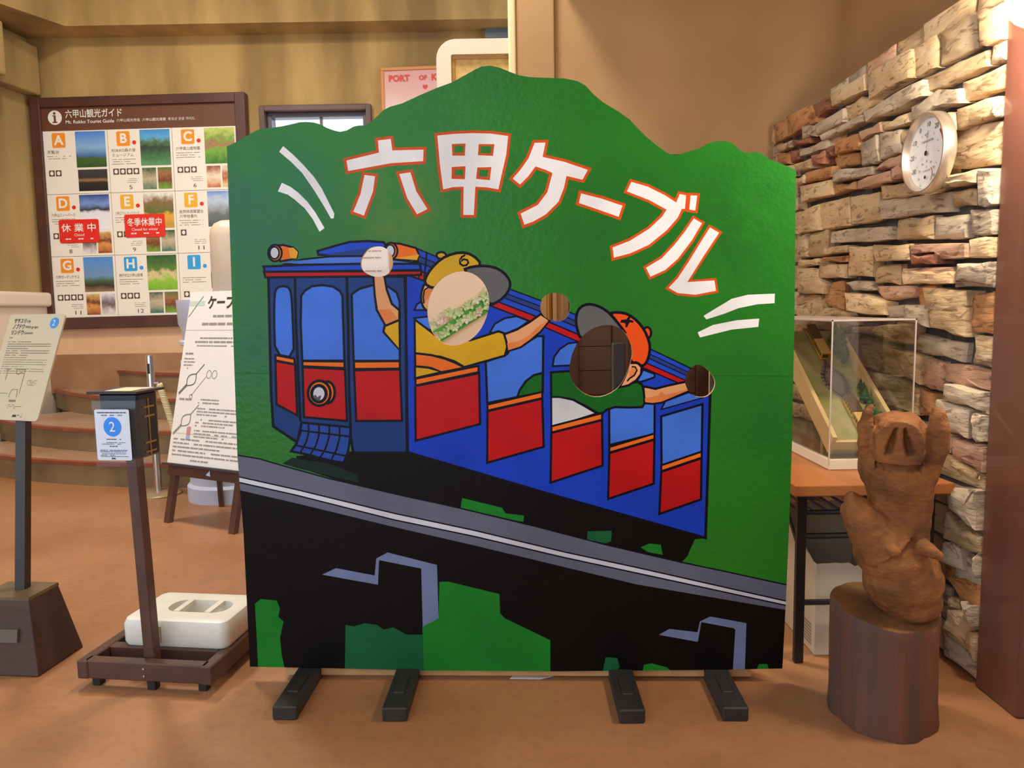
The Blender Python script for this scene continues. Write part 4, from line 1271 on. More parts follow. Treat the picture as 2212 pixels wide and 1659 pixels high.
for i, L_ in enumerate('ABCDEFGHI'):
    r_, c_ = divmod(i, 3)
    x0, y1 = CX0 + c_ * cw, CY1 - r_ * ch
    def X(a): return x0 + a * cw
    def Y(b): return y1 - b * ch
    cell = fbox(GB, X(0) + .002, Y(1) + .002, X(1) - .002, Y(0) - .002, 0.0, 0.004, 'guide_cell', m_paper, gb)
    tile = orange_y if L_ in 'EF' else blue_t if L_ in 'HI' else orange_t
    mb = MB(); GB.rrect(mb, X(.14), Y(.265), X(.345), Y(.035), 0.014, 0.0055); mb.build('letter_tile', tile, cell)
    GB.text(L_, X(.2425), Y(.215), 0.125, white_pr, cell, 'tile_letter', 0.0065, 'CENTER', 0.004)
    if L_ != 'A':
        mb = MB(); GB.disc(mb, X(.41), Y(.215), 0.02, h=0.0055, n=14); mb.build('access_dot', blue_t if L_ in 'HI' else sticker_red, cell)
    for k, s_ in enumerate(NAMES[L_]):
        GB.text(s_, X(.05), Y(.355 + k * .075), 0.036, icon_m, cell, 'place_name', 0.0055, fit=min(.37 * cw, .05 * len(s_) * cw + .02))
    mb = MB()
    b0 = .31 + .075 * max(1, len(NAMES[L_]))
    for k in range(3 if L_ != 'A' else 2):
        GB.dashes(mb, X(.05), X(.42 - .08 * (k % 2)), Y(b0 + .02 + k * .036), 0.005, 0.0055, seed=i * 7 + k)
    o = mb.build('small_print', prt, cell); o['kind'] = 'stuff'
    mb = MB()
    for k in range({'A': 2, 'B': 4, 'C': 3, 'D': 1, 'E': 2, 'F': 1, 'G': 4, 'H': 3, 'I': 1}[L_]):
        mb = MB(); GB.rect(mb, X(.06 + k * .105), Y(.715), X(.148 + k * .105), Y(.62), 0.0055); ic = mb.build('icon', icon_m, cell)
        mb = MB(); GB.disc(mb, X(.104 + k * .105), Y(.667), 0.017, 0.02, 0.0062, 10); mb.build('pictogram', white_pr, ic)
    if L_ in WALK:
        GB.text(WALK[L_], X(.29), Y(.95), 0.055, icon_m, cell, 'numeral', 0.0055, fit=.03 * len(WALK[L_]))
        mb = MB()
        for k in range(3):
            GB.dashes(mb, X(.27), X(.45), Y(.79 + k * .03), 0.004, 0.0055, seed=i * 17 + k)
        o = mb.build('small_print', prt, cell); o['kind'] = 'stuff'
    cols, sc_, am = PH[L_]
    mb = MB(); GB.rect(mb, X(.50), Y(.585), X(.965), Y(.02), 0.0055); mb.build('photo_print', photo_mat(cols, sc_, am), cell)
    if L_ == 'A':
        mb = MB(); GB.rect(mb, X(.51), Y(.96), X(.965), Y(.62), 0.0055); mb.build('photo_print', photo_mat(SMALL[0], 2, .06), cell)
    else:
        for k, (a, b) in enumerate(((.51, .725), (.75, .965))):
            mb = MB(); GB.rect(mb, X(a), Y(.96), X(b), Y(.62), 0.0055); mb.build('photo_print', photo_mat(SMALL[1 + (i + 3 * k) % 6], 5, .3), cell)
for lab, (a, b, c_, d), l1, l2 in (('red closed notice sticker with three white characters over cell D', (CX0 + .16 * cw, CY1 - 1.785 * ch, CX0 + .785 * cw, CY1 - 1.41 * ch), '休 業 中', 'Closed'),
                                   ('red winter closing notice sticker with five white characters over cell E', (CX0 + 1.19 * cw, CY1 - 1.725 * ch, CX0 + 1.82 * cw, CY1 - 1.355 * ch), '冬季休業中', 'Closed for winter')):
    sk = thing('closure_notice', GB.p((a + c_) / 2, b, 0.008), lab, 'notice', 'closure notices on the guide board')
    mb = MB(); GB.rrect(mb, a, b, c_, d, 0.02, 0.0112, depth=0.003); mb.build('sheet', sticker_red, sk)
    GB.text(l1, (a + c_) / 2, b + .115, 0.085, white_pr, sk, 'lettering', 0.0125, 'CENTER', 0.001, fit=.34)
    GB.text(l2, (a + c_) / 2, b + .065, 0.036, white_pr, sk, 'lettering', 0.0125, 'CENTER')
    mb = MB(); GB.dashes(mb, a + .06, c_ - .06, b + .032, 0.012, 0.0125, 4); o = mb.build('small_print', white_pr, sk); o['kind'] = 'stuff'

# ================================================================ FRAMED POSTER
pa = on_y(822, 147, 7.46)
PF = Frame((pa.x, 7.46, pa.z - 1.15), (1, 0, 0.02), (0, 0, 1))
po = thing('framed_poster', PF.p(.42, 0, 0), 'pink harbour poster with red lettering in a thin orange wooden frame', 'poster')
of = mat('orange_pine', (206, 136, 70), 0.45)
for a in ((0, 0, .84, .03), (0, 1.12, .84, 1.15), (0, .03, .03, 1.12), (.81, .03, .84, 1.12)):
    fbox(PF, *a, -0.03, 0.015, 'frame_rail', of, po, 0.004)
fbox(PF, .03, .03, .81, 1.12, -0.03, 0.0, 'sheet', photo_mat([(0, (232, 226, 222)), (.55, (236, 224, 220)), (.8, (226, 176, 168)), (1, (220, 160, 156))], 2, .05), po)
pr = mat('poster_red', (214, 66, 50), 0.5)
PF.text('PORT', .075, 1.02, 0.08, pr, po, 'lettering', 0.003, bold=0.004)
PF.text('OF', .37, 1.025, 0.06, pr, po, 'lettering', 0.003, bold=0.003)
PF.text('KOBE', .49, 1.02, 0.08, pr, po, 'lettering', 0.003, bold=0.004)
PF.text('♥', .40, .94, 0.045, pr, po, 'heart_mark', 0.003)
mb = MB(); PF.rect(mb, .03, .03, .81, 1.12, 0.008); mb.build('glazing', clear('poster_glazing', fac=.3), po)

# ================================================================ PLANT LABEL SIGN ON A POST
ya, ti = 0.345, 0.368
ex = V((math.cos(ya), -math.sin(ya), 0)); ey = V((math.sin(ya) * math.sin(ti), math.cos(ya) * math.sin(ti), math.cos(ti)))
SW_, SH_ = 0.287, 0.411
SF = Frame(V((-1.708, 2.636, 0.894)) - ex * SW_, ex, ey)
m_sign = mat('sign_cream', (206, 190, 158), 0.5)
ps = thing('plant_sign', (-1.80, 2.64, 0), 'tilted cream plant name sign on a dark post in a tapered brown block', 'sign')
mb = MB(); SF.rrect(mb, 0, 0, SW_, SH_, 0.014, 0.0, depth=0.006); mb.build('sign_plate', m_sign, ps)
ink_m = mat('sign_ink', (52, 46, 44), 0.6)
for k, (jp, en) in enumerate((('ササユリ', 'Lily'), ('ノブドウ', 'Wild grape'), ('リンドウ', 'Gentian'))):
    SF.text(jp, .03, SH_ - .034 - k * .0235, .0215, ink_m, ps, 'lettering', 0.001, bold=0.0004, fit=.062)
    SF.text(en, .098, SH_ - .033 - k * .0235, .015, ink_m, ps, 'lettering', 0.001)
mb = MB(); SF.disc(mb, SW_ - .045, SH_ - .036, 0.0215); mb.build('number_disc', mat('disc_blue', (52, 142, 222), 0.45), ps)
SF.text('2', SW_ - .045, SH_ - .047, .032, white_pr, ps, 'number', 0.002, 'CENTER')
mb = MB()
SF.dashes(mb, .03, .045, SH_ - .096, .004, seed=1, fill=1)
for k in range(15):
    SF.dashes(mb, .03, .20 + (.055 if k not in (0, 3, 6, 7, 11, 14) else -.05), SH_ - .112 - k * .0088, .0028 if k < 7 else .002, seed=40 + k, fill=.92)
for k in range(4):
    SF.dashes(mb, .185, .235 - .012 * (k % 2), .15 - k * .006, .002, seed=80 + k)
SF.dashes(mb, .118, .152, .068, .008, seed=99, fill=1)
for k in range(3):
    SF.dashes(mb, .118, .16 + .03 * (k % 2), .056 - k * .006, .002, seed=90 + k)
for k in range(2):
    SF.dashes(mb, .178, .205, .018 - k * .006, .003, seed=95 + k)
o = mb.build('small_print', mat('sign_ink_pale', (128, 114, 98), 0.6), ps); o['kind'] = 'stuff'
mb = MB()
for p in ([(.115, .192), (.160, .192), (.160, .10)], [(.115, .192), (.118, .178), (.130, .172), (.142, .182), (.158, .176)], [(.112, .10), (.118, .115), (.146, .115), (.150, .10)], [(.112, .10), (.112, .085)], [(.15, .10), (.15, .085)], [(.06, .19), (.085, .194)], [(.07, .19), (.07, .15)], [(.06, .10), (.10, .10)]):
    SF.stroke(mb, p, .0014)
mb.build('line_drawing', ink_m, ps)
mb = MB(); mb.poly([SF.p(a, b, .001) for a, b in ((.155, .012), (.160, .022), (.166, .019), (.172, .022), (.177, .012))]); mb.build('mountain_logo', mat('logo_green', (34, 52, 36), 0.6), ps)
pm = mat('post_black_brown', (44, 36, 34), 0.4)
tz = SF.p(.13, .15, -.03)
mb = MB(); mb.hexa([V((-1.818 + a, 2.645 + b, .268)) for a, b in ((-.018, -.018), (.018, -.018), (.018, .018), (-.018, .018))], [V((-1.812 + a, 2.73 + b, .96)) for a, b in ((-.018, -.018), (.018, -.018), (.018, .018), (-.018, .018))]); mb.build('post', pm, ps)
bx0 = V((math.cos(.10), -math.sin(.10), 0)); by0 = V((math.sin(.10), math.cos(.10), 0))
def BT(a, b, z): return V((-1.69, 2.50, 0)) - bx0 * a + by0 * b + V((0, 0, z))
mb = MB(); mb.hexa([BT(.30, 0, 0), BT(0, 0, 0), BT(0, .24, 0), BT(.30, .24, 0)], [BT(.25, .045, .27), BT(.05, .045, .27), BT(.05, .195, .27), BT(.25, .195, .27)])
mb.build('base_block', mat('block_brown', (70, 46, 36), 0.6, (54, 36, 30), 5, 0.2, 40), ps, bevel=0.006)
mb = MB(); mb.hexa([BT(.252, .043, .262), BT(.048, .043, .262), BT(.048, .197, .262), BT(.252, .197, .262)], [BT(.25, .045, .273), BT(.05, .045, .273), BT(.05, .195, .273), BT(.25, .195, .273)])
mb.build('block_top', mat('block_top_tan', (112, 90, 58), 0.7, (90, 72, 46), 9), ps)  # lighter tan cap over the top of the block
mb = MB(); mb.hexa([BT(.17, .010, .12), BT(.08, .010, .12), BT(.08, .03, .12), BT(.17, .03, .12)], [BT(.17, .018, .165), BT(.08, .018, .165), BT(.08, .04, .165), BT(.17, .04, .165)]); mb.build('label_recess', mat('recess_grey', (96, 84, 74), 0.7), ps)

# ================================================================ NUMBERED LEAFLET BOX ON A STAND
FLp, FRp = on_z(169, 1426, .1), on_z(454, 1440, .1)
sx = (FRp - FLp); sx.z = 0; WB_ = sx.length; sx.normalize(); sy = V((-sx.y, sx.x, 0))
def LT(q): return V((FLp.x, FLp.y, 0)) + sx * q.x + sy * q.y + V((0, 0, q.z))
def lbox(x0, y0, z0, x1, y1, z1, name, m, parent, bevel=0.004): return MB().box((x0, y0, z0), (x1, y1, z1), LT).build(name, m, parent, bevel=bevel, seg=1)
bs = thing('leaflet_box_stand', LT(V((WB_ / 2, .2, 0))), 'dark leaflet box with a blue number 2 card on a brown timber stand', 'stand')
m_bar = mat('stand_brown', (84, 54, 42), 0.45, (66, 42, 36), 7, 0.06, 50)
D_ = 0.43
lbox(0.02, 0, .035, WB_ - .02, .04, .10, 'base_bar', m_bar, bs)
lbox(0.02, D_ - .04, .035, WB_ - .02, D_, .10, 'base_bar', m_bar, bs)
lbox(-.005, -.005, .035, .035, D_, .10, 'base_bar', m_bar, bs)
lbox(WB_ - .035, -.005, .035, WB_ + .005, D_, .10, 'base_bar', m_bar, bs)
lbox(.035, .11, .05, WB_ - .035, .15, .10, 'base_bar', m_bar, bs)
lbox(.035, .27, .05, WB_ - .035, .31, .10, 'base_bar', m_bar, bs)
for a, b in ((.03, .02), (WB_ - .06, .02), (.03, D_ - .06), (WB_ - .06, D_ - .06), (WB_ / 2, .01)):
    lbox(a, b, 0, a + .03, b + .03, .036, 'foot_block', m_dark, bs, .002)
for z_ in (.055, .08):
    mb = MB().lathe([(.004, 0), (.004, .003), (0, .004)], (0, 0, 0), 8, lambda q: LT(V((WB_ / 2 + q.x, -.0005 - q.z, z_ + q.y)))); mb.build('screw', mat('screw_steel', (170, 170, 170), .3, metal=1), bs)
pc = V((-1.262, 2.43, 0)) - V((FLp.x, FLp.y, 0)); px_, py_ = pc.dot(sx), pc.dot(sy)
mb = MB(); mb.hexa([LT(V((px_ + a, .045 + b, .05))) for a, b in ((-.02, 0), (.02, 0), (.02, .04), (-.02, .04))], [LT(V((px_ - .020 + a, .045 + b, .96))) for a, b in ((-.02, 0), (.02, 0), (.02, .04), (-.02, .04))]); mb.build('post', m_bar, bs, bevel=.003, seg=1)
navy = mat('box_navy', (9, 14, 36), 0.25, spec=0.4)
bx_ = px_ - .042
BZ = .037
def LU(q): return LT(q) + V((0, 0, BZ))
def ubox(x0, y0, z0, x1, y1, z1, name, m, parent, bevel=0.004): return MB().box((x0, y0, z0), (x1, y1, z1), LU).build(name, m, parent, bevel=bevel, seg=1)
ubox(bx_, -.058, .775, bx_ + .135, .043, .985, 'leaflet_box', navy, bs, .006)
lid = ubox(bx_ - .018, -.088, .986, bx_ + .155, .06, .994, 'lid', mat('lid_black', (30, 27, 28), 0.3), bs, .002)
mb = MB().box((bx_ + .035, -.07, .9945), (bx_ + .125, -.015, .9955), LU); mb.build('lid_label', mat('lid_label_yellow', (236, 224, 170), .5), lid)
mb = MB().box((bx_ + .035, -.010, .9945), (bx_ + .135, .035, .9955), LU); mb.build('lid_label', mat('lid_label_peach', (238, 206, 180), .5), lid)
acr = clear('acrylic', (250, 252, 254), .15)
mb = MB()
mb.box((bx_ - .006, -.083, .755), (bx_ + .141, -.080, .965), LU); mb.box((bx_ - .006, -.080, .755), (bx_ - .003, -.02, .965), LU); mb.box((bx_ + .138, -.080, .755), (bx_ + .141, -.02, .965), LU); mb.box((bx_ - .003, -.080, .755), (bx_ + .138, -.02, .758), LU)
hold = mb.build('acrylic_pocket', acr, bs)
CFr = Frame(LU(V((bx_ + .003, -.084, .776))), sx, (0, 0, 1))
card = MB(); CFr.rrect(card, 0, 0, .118, .162, .006, .0, depth=.001); cdo = card.build('number_card', mat('card_bluewhite', (214, 220, 236), .45), bs)
mb = MB(); CFr.disc(mb, .059, .107, .030, .031); mb.build('number_disc', mat('card_blue', (36, 136, 240), .45), cdo)
CFr.text('2', .059, .092, .045, white_pr, cdo, 'number', .002, 'CENTER')
mb = MB()
for k, (a, b, y_, t_) in enumerate(((.01, .108, .150, .004), (.024, .094, .142, .003), (.036, .085, .066, .003), (.02, .10, .056, .002), (.02, .085, .051, .002), (.045, .072, .043, .0035), (.012, .105, .031, .0025), (.012, .1, .026, .0025), (.012, .1, .02, .002), (.012, .06, .0155, .002), (.012, .108, .0115, .002))):
    CFr.dashes(mb, a, b, y_, t_, seed=300 + k, fill=.93)
o = mb.build('small_print', mat('card_ink', (92, 96, 120), .6), cdo); o['kind'] = 'stuff'
mb = MB(); mb.poly([CFr.p(a, b, .001) for a, b in ((.048, .0035), (.052, .009), (.056, .007), (.060, .009), (.064, .0035))]); mb.build('mountain_logo', mat('logo_dark', (40, 44, 60), .6), cdo)
hg = mat('hinge_brass', (186, 150, 96), .3, metal=1)
for z_ in (.935, .905, .82, .79):
    MB().box((bx_ + .1355, -.035, z_), (bx_ + .139, .02, z_ + .006), LU).build('hinge_strap', hg, bs)
MB().box((bx_ + .1355, -.012, .78), (bx_ + .1385, -.006, .965), LU).build('hinge_strap', hg, bs)
# white ballast block lying on the stand
wt = thing('ballast_block', LT(V((.28, .26, .1))), 'white plastic ballast block with two grip ribs resting on the timber stand', 'weight')
m_bal = mat('ballast_white', (226, 222, 212), .4, (214, 208, 194), 6)
WF = Frame(LT(V((.075, .12, .1003))), sx, sy)
def rr(x0, y0, x1, y1, r, z, n=5):
    out = []
    for cx, cy, a0 in ((x1 - r, y1 - r, 0), (x0 + r, y1 - r, 90), (x0 + r, y0 + r, 180), (x1 - r, y0 + r, 270)):
        for k in range(n + 1):
            a = math.radians(a0 + 90 * k / n); out.append(WF.p(cx + r * math.cos(a), cy + r * math.sin(a), z))
    return out
bw, bd = .40, .27
rings = [rr(.006, .006, bw - .006, bd - .006, .03, 0), rr(0, 0, bw, bd, .035, .012), rr(.0, .0, bw, bd, .035, .075), rr(.008, .008, bw - .008, bd - .008, .03, .092), rr(.022, .022, bw - .022, bd - .022, .022, .098), rr(.05, .05, bw - .05, bd - .05, .02, .096), rr(.11, .085, bw - .055, bd - .075, .05, .095), rr(.118, .092, bw - .063, bd - .083, .045, .05)]
mb = MB(); n_ = len(rings[0]); mb.add([p for r in rings for p in r], [list(range(n_))[::-1]] + [(i * n_ + k, i * n_ + (k + 1) % n_, (i + 1) * n_ + (k + 1) % n_, (i + 1) * n_ + k) for i in range(len(rings) - 1) for k in range(n_)] + [[(len(rings) - 1) * n_ + k for k in range(n_)]])
mb.build('body', m_bal, wt, smooth=True)
for a in (.15, .27):
    mb = MB(); mb.prism([WF.p(a, .088, .080), WF.p(a + .022, .088, .080), WF.p(a + .022, bd - .078, .080), WF.p(a, bd - .078, .080)], (0, 0, .016)); mb.build('grip_rib', m_bal, wt)
mb = MB(); WFv = Frame(WF.p(0, 0, 0), sx, (0, 0, 1)); WFv.rect(mb, .12, .015, .155, .074, .0008); mb.build('tape_strip', mat('tape_tan', (178, 146, 98), .6), wt)

# ================================================================ ROPE BARRIER POST
sp_ = on_z(343, 1068, 0)
chrome = mat('stanchion_steel', (196, 196, 198), .22, metal=1)
st_ = thing('barrier_post', sp_, 'slim chrome barrier post with a round base before the curved steps', 'barrier post')
MB().lathe([(.155, 0), (.155, .012), (.14, .022), (.03, .03)], sp_, 32).build('base_disc', mat('stanchion_base', (176, 150, 116), .35, metal=.5), st_, smooth=True)
MB().lathe([(.026, .025), (.026, .97), (.022, .985), (0, .988)], sp_, 20).build('pole', chrome, st_, smooth=True)
MB().box((sp_.x - .008, sp_.y - .0285, .86), (sp_.x + .008, sp_.y - .02, .93)).build('slot', m_dark, st_)
MB().tube([sp_ + V((.02, 0, .79)), sp_ + V((.055, 0, .79))], .014).build('rope_hook', chrome, st_, smooth=True)
rope = []
for k in range(25):
    t = k / 24
    rope.append(sp_ + V((.055 + .15 * t - .02 * t * t, -.02 * t, .78 - .50 * t)))
mb = MB()
for s_ in range(3):
    pts = []
    for k in range(0, 145):
        f = k / 6.0; i = min(int(f), 23); a = rope[i].lerp(rope[i + 1], f - i)
        ph = k * .55 + s_ * 2.094
        pts.append(a + V((math.cos(ph) * .011, math.sin(ph) * .011, math.cos(ph) * .006)))
    mb = MB(); mb.tube(pts, .012, 6); mb.build('rope_strand', mat('rope_cream', (222, 206, 160), .8), st_, smooth=True)

# ================================================================ EASEL WITH POSTER
e_ = V((.887, -.462, 0)).normalized(); bk = V((.462, .887, 0)).normalized()
upv = (V((0, 0, 1)) * math.cos(.236) + bk * math.sin(.236)).normalized()
EF = Frame(V((-2.135, 4.50, .36)), e_, upv)
ez = thing('easel_sign', EF.p(.31, -.3, -.05) * 1.0, 'brown wooden easel board with a white cable car poster beside the steps', 'sign board')
ez.location.z = 0
m_ez = mat('easel_wood', (92, 56, 40), .5, (74, 44, 34), 8, .06, 50)
EW, EH = .64, 1.075
def leg(x, name='leg'):
    foot_l = -.36 / math.cos(.236)
    q = [EF.p(x, foot_l, -.02), EF.p(x + .045, foot_l, -.02), EF.p(x + .045, foot_l, -.055), EF.p(x, foot_l, -.055)]
    for p in q: p.z = 0.0
    t = [EF.p(x, EH, -.02), EF.p(x + .045, EH, -.02), EF.p(x + .045, EH, -.055), EF.p(x, EH, -.055)]
    mb = MB(); mb.hexa(q, t); return mb.build(name, m_ez, ez)
leg(.02); leg(EW - .065)
for x in (.05, EW - .09):
    t = EF.p(x, EH - .05, -.06); f = V((t.x, t.y, 0)) + bk * .05
    mb = MB(); mb.tube([f, t], .018, 6); mb.build('back_leg', m_ez, ez)
fbox(EF, .0, -.075, EW, -.012, -.05, -.012, 'bottom_rail', m_ez, ez, .003)
fbox(EF, -.01, -.014, EW + .01, -.002, -.02, .03, 'lip', mat('lip_dark', (58, 52, 54), .5), ez)
sheet = fbox(EF, 0, 0, EW, EH, -.02, 0, 'poster_board', mat('poster_white', (238, 234, 228), .5), ez)
EF.text('ケーブルカー', .165, EH - .105, .09, mat('poster_olive', (58, 54, 34), .6), sheet, 'title', .0015, bold=.003, fit=.46)
mb = MB()
for k, (a, b, y_, t_) in enumerate(((.16, .5, EH - .165, .014), (.14, .5, EH - .215, .016), (.14, .60, EH - .30, .009), (.10, .60, EH - .325, .011), (.12, .5, EH - .347, .007), (.03, .10, EH - .40, .012), (.025, .14, EH - .43, .008), (.025, .13, EH - .45, .008), (.025, .11, EH - .47, .008), (.025, .07, EH - .49, .008), (.03, .14, EH - .685, .012), (.22, .38, EH - .68, .008), (.20, .38, EH - .70, .008))):
    EF.dashes(mb, a, b, y_, t_, seed=500 + k, fill=.9)
for k in range(9):
    EF.dashes(mb, .20, .56 - .1 * (k % 3 == 2), EH - .735 - k * .0185 - .012 * (k // 3), .008, seed=540 + k, fill=.92)
for k in range(5):
    EF.dashes(mb, .03, .60 - .16 * (k == 2), .145 - k * .024, .009, seed=560 + k, fill=.92)
EF.dashes(mb, .2, .38, .022, .009, seed=570)
o = mb.build('small_print', mat('poster_ink', (150, 144, 138), .6), sheet); o['kind'] = 'stuff'
mb = MB(); EF.stroke(mb, [(.0, EH - .245), (EW, EH - .245)], .003); EF.stroke(mb, [(.0, .185), (EW, .185)], .003); mb.build('rule_line', mat('rule_grey', (190, 186, 180), .6), sheet)
def loop(mb, x, y, s, w=.006):
    EF.stroke(mb, [(x, y), (x + .06 * s, y + .055 * s)], w); EF.stroke(mb, [(x - .004, y + .008), (x + .056 * s, y + .063 * s)], w)
    EF.stroke(mb, [(x + .06 * s + .07 * s * t - .03 * s * math.sin(math.pi * t), y + .055 * s + .075 * s * t + .02 * s * math.sin(math.pi * t)) for t in [k / 8 for k in range(9)]], w)
    EF.stroke(mb, [(x + .06 * s + .07 * s * t + .03 * s * math.sin(math.pi * t), y + .055 * s + .075 * s * t - .02 * s * math.sin(math.pi * t)) for t in [k / 8 for k in range(9)]], w)
    EF.stroke(mb, [(x + .13 * s, y + .13 * s), (x + .19 * s, y + .19 * s)], w)
mb = MB(); loop(mb, .02, EH - .65, 1.0); mb.build('track_diagram', mat('diagram_grey', (84, 84, 88), .6), sheet)
mb = MB(); loop(mb, .02, EH - .90, 1.0); mb.build('track_diagram', mat('diagram_green', (118, 124, 104), .6), sheet)
mb = MB(); EF.stroke(mb, [(.13, EH - .655), (.24, EH - .535)], .003)
for cx, cy, rx in ((.13, EH - .662, .012), (.262, EH - .52, .02), (.31, EH - .52, .02)):
    EF.stroke(mb, [(cx + rx * math.cos(t), cy + rx * 1.25 * math.sin(t)) for t in [2 * math.pi * k / 14 for k in range(15)]], .003)
mb.build('pulley_diagram', mat('diagram_grey', (84, 84, 88), .6), sheet)
mb = MB(); EF.rrect(mb, .135, EH - .90, .17, EH - .845, .008); mb.build('car_drawing', mat('drawing_pink', (206, 140, 140), .6), sheet)
mb = MB(); EF.rrect(mb, .135, EH - .925, .17, EH - .902, .004); mb.build('car_drawing', mat('drawing_blue', (160, 180, 206), .6), sheet)
mb = MB(); EF.rect(mb, .0, EH - .09, .14, EH - .06, .0008); mb.build('tint_band', mat('band_teal', (196, 214, 208), .6), sheet)
mb = MB(); EF.stroke(mb, [(.01, EH - .16), (.12, EH - .03)], .004, .0012); mb.build('cable_drawing', mat('diagram_grey', (84, 84, 88), .6), sheet)
mb = MB(); mb.poly([EF.p(.34, -.05, -.008), EF.p(.38, -.055, -.008), EF.p(.37, -.02, -.008)]); mb.build('sticker_scrap', mat('scrap_blue', (200, 216, 236), .5), ez)

# ================================================================ RIBBED PEDESTAL AND ROUND-TOPPED POST BEHIND THE EASEL
pd = V((-1.985, 5.08, 0))
tag(MB().lathe([(.27, 0), (.27, .10), (.25, .12), (.25, .52), (.26, .54), (.265, .78), (.27, .80), (.235, .82), (.235, .92), (.265, .935), (.265, .955), (.235, .97), (.235, 1.05), (.268, 1.065), (.268, 1.085), (.24, 1.10), (.25, 1.17), (.265, 1.20), (.27, 1.345), (.27, 1.36), (.18, 1.37), (.18, 1.38)], pd, 32).build('ribbed_pedestal', mat('pale_blue_plastic', (196, 204, 226), .45), smooth=True), 'pale blue ribbed round pedestal standing behind the easel board', 'pedestal')
tag(MB().lathe([(.12, 1.3805), (.13, 1.40), (.132, 1.78), (.122, 1.83), (.10, 1.865), (.06, 1.885), (0, 1.893)], pd + V((.1, 0, 0)), 28).build('round_topped_post', mat('beige_enamel', (206, 186, 164), .4), smooth=True), 'smooth beige post with a rounded top on the ribbed pedestal', 'post')

# ================================================================ THINGS SEEN THROUGH THE HOLES
nb = thing('notice_stand', (-.82, 4.0, 0), 'white notice board with lines of small print seen through the raised-hand hole', 'sign board')
NF = Frame((-1.06, 3.98, .75), (1, 0, 0), (0, 0, 1))
fbox(NF, 0, 0, .42, .95, -.02, 0, 'notice_sheet', mat('poster_white', (238, 234, 228), .5), nb)
fbox(NF, .42, 0, .45, .95, -.05, .01, 'side_stile', mat('stile_pine', (206, 164, 112), .5), nb)
fbox(NF, -.03, 0, 0, .95, -.05, .01, 'side_stile', mat('stile_pine', (206, 164, 112), .5), nb)
for x in (-.03, .42):
    fbox(NF, x, -.75, x + .03, 0, -.05, .01, 'leg', mat('stile_pine', (206, 164, 112), .5), nb)
    fbox(NF, x, -.75, x + .03, -.72, -.3, .2, 'foot_bar', mat('stile_pine', (206, 164, 112), .5), nb)
mb = MB()
for k in range(13):
    NF.dashes(mb, .05, .38 - .12 * (k % 3 == 1), .90 - k * .035, .007, seed=700 + k)
o = mb.build('small_print', mat('notice_ink', (190, 160, 130), .6), nb); o['kind'] = 'stuff'
ck = thing('display_screen', (-.30, 3.5, 0), 'peach display screen carrying a green garland, seen through the left face hole', 'screen')
MB().box((-.52, 3.50, .03), (.02, 3.54, 1.62)).build('screen_panel', mat('peach_panel', (246, 222, 202), .6), ck)
for x in (-.48, -.10):
    MB().box((x, 3.34, 0), (x + .05, 3.70, .03)).build('foot_bar', m_brown, ck)
ga0, ga1 = on_y(925, 742, 3.485), on_y(1075, 648, 3.485)
gd = (ga1 - ga0)
gg = thing('flower_garland', ga0, 'green garland with pale pink and green paper flowers across the peach screen', 'garland')
GF = Frame(V((ga0.x, 3.498, ga0.z)), gd, V((0, 0, 1)) - gd.normalized() * gd.normalized().z)
GL = gd.length
fbox(GF, -.05, -.025, GL + .05, .035, 0, .012, 'green_band', mat('garland_green', (84, 180, 74), .6), gg)
fbox(GF, GL * .55, .05, GL + .05, .062, 0, .008, 'stick', mat('stile_pine', (206, 164, 112), .5), gg)
fl_m = [mat('petal_green', (196, 226, 170), .6), mat('petal_pink', (236, 196, 200), .6), mat('petal_white', (224, 236, 208), .6)]
rf_ = random.Random(11)
for k in range(30):
    a, b = (k % 15) / 15 * (GL + .05) - .02 + rf_.uniform(-.01, .01), (.0 if k < 15 else .055) + rf_.uniform(-.012, .018)
    mb = MB()
    c0 = GF.p(a, b, .014)
    rr_ = rf_.uniform(.018, .026)
    for q in range(5):
        t = 2 * math.pi * q / 5 + k
        mb.poly([GF.p(a, b, .013)] + [GF.p(a + rr_ * (1 + .1 * (j == 1)) * math.cos(t + d) * s_, b + rr_ * math.sin(t + d) * s_, .013 + .009 * s_) for j, (d, s_) in enumerate(((-.55, .8), (0, 1.1), (.55, .8)))])
    mb.build('flower', fl_m[rf_.choice((0, 0, 1, 2))], gg, recalc=False)

# ================================================================ FOLDING TABLE
TX0, TX1, TY0, TY1, TZ = .955, 1.495, 2.46, 4.22, .655
tb = thing('folding_table', ((TX0 + TX1) / 2, (TY0 + TY1) / 2, 0), 'long folding table with orange-brown top and black metal legs against the stones', 'table')
MB().box((TX0, TY0, TZ - .04), (TX1, TY1, TZ)).build('table_top', mat('table_laminate', (176, 110, 58), .38, (160, 96, 50), 3, stretch=(3, .4, 1)), tb, bevel=.005)
m_leg = mat('table_leg_black', (32, 30, 34), .35)
for x in (TX0 + .045, TX1 - .05):
    for y in (TY0 + .06, TY1 - .08):
        MB().box((x - .016, y - .012, 0), (x + .016, y + .012, TZ - .04)).build('leg', m_leg, tb, bevel=.003, seg=1)
for y in (TY0 + .06, TY1 - .08):
    for z_, r_ in ((.22, .011), (.46, .011)):
        MB().tube([(TX0 + .045, y, z_), (TX1 - .05, y, z_)], r_).build('cross_bar', m_leg, tb, smooth=True)
for x in (TX0 + .045, TX1 - .05):
    MB().tube([(x, TY0 + .06, .54), (x, TY1 - .08, .54)], .009).build('shelf_rail', m_leg, tb, smooth=True)
MB().tube([(TX0 + .045, TY0 + .075, .54), (TX1 - .05, TY0 + .075, .54)], .009).build('shelf_rail', m_leg, tb, smooth=True)
slat = mat('shelf_wire_blue', (74, 84, 120), .35)
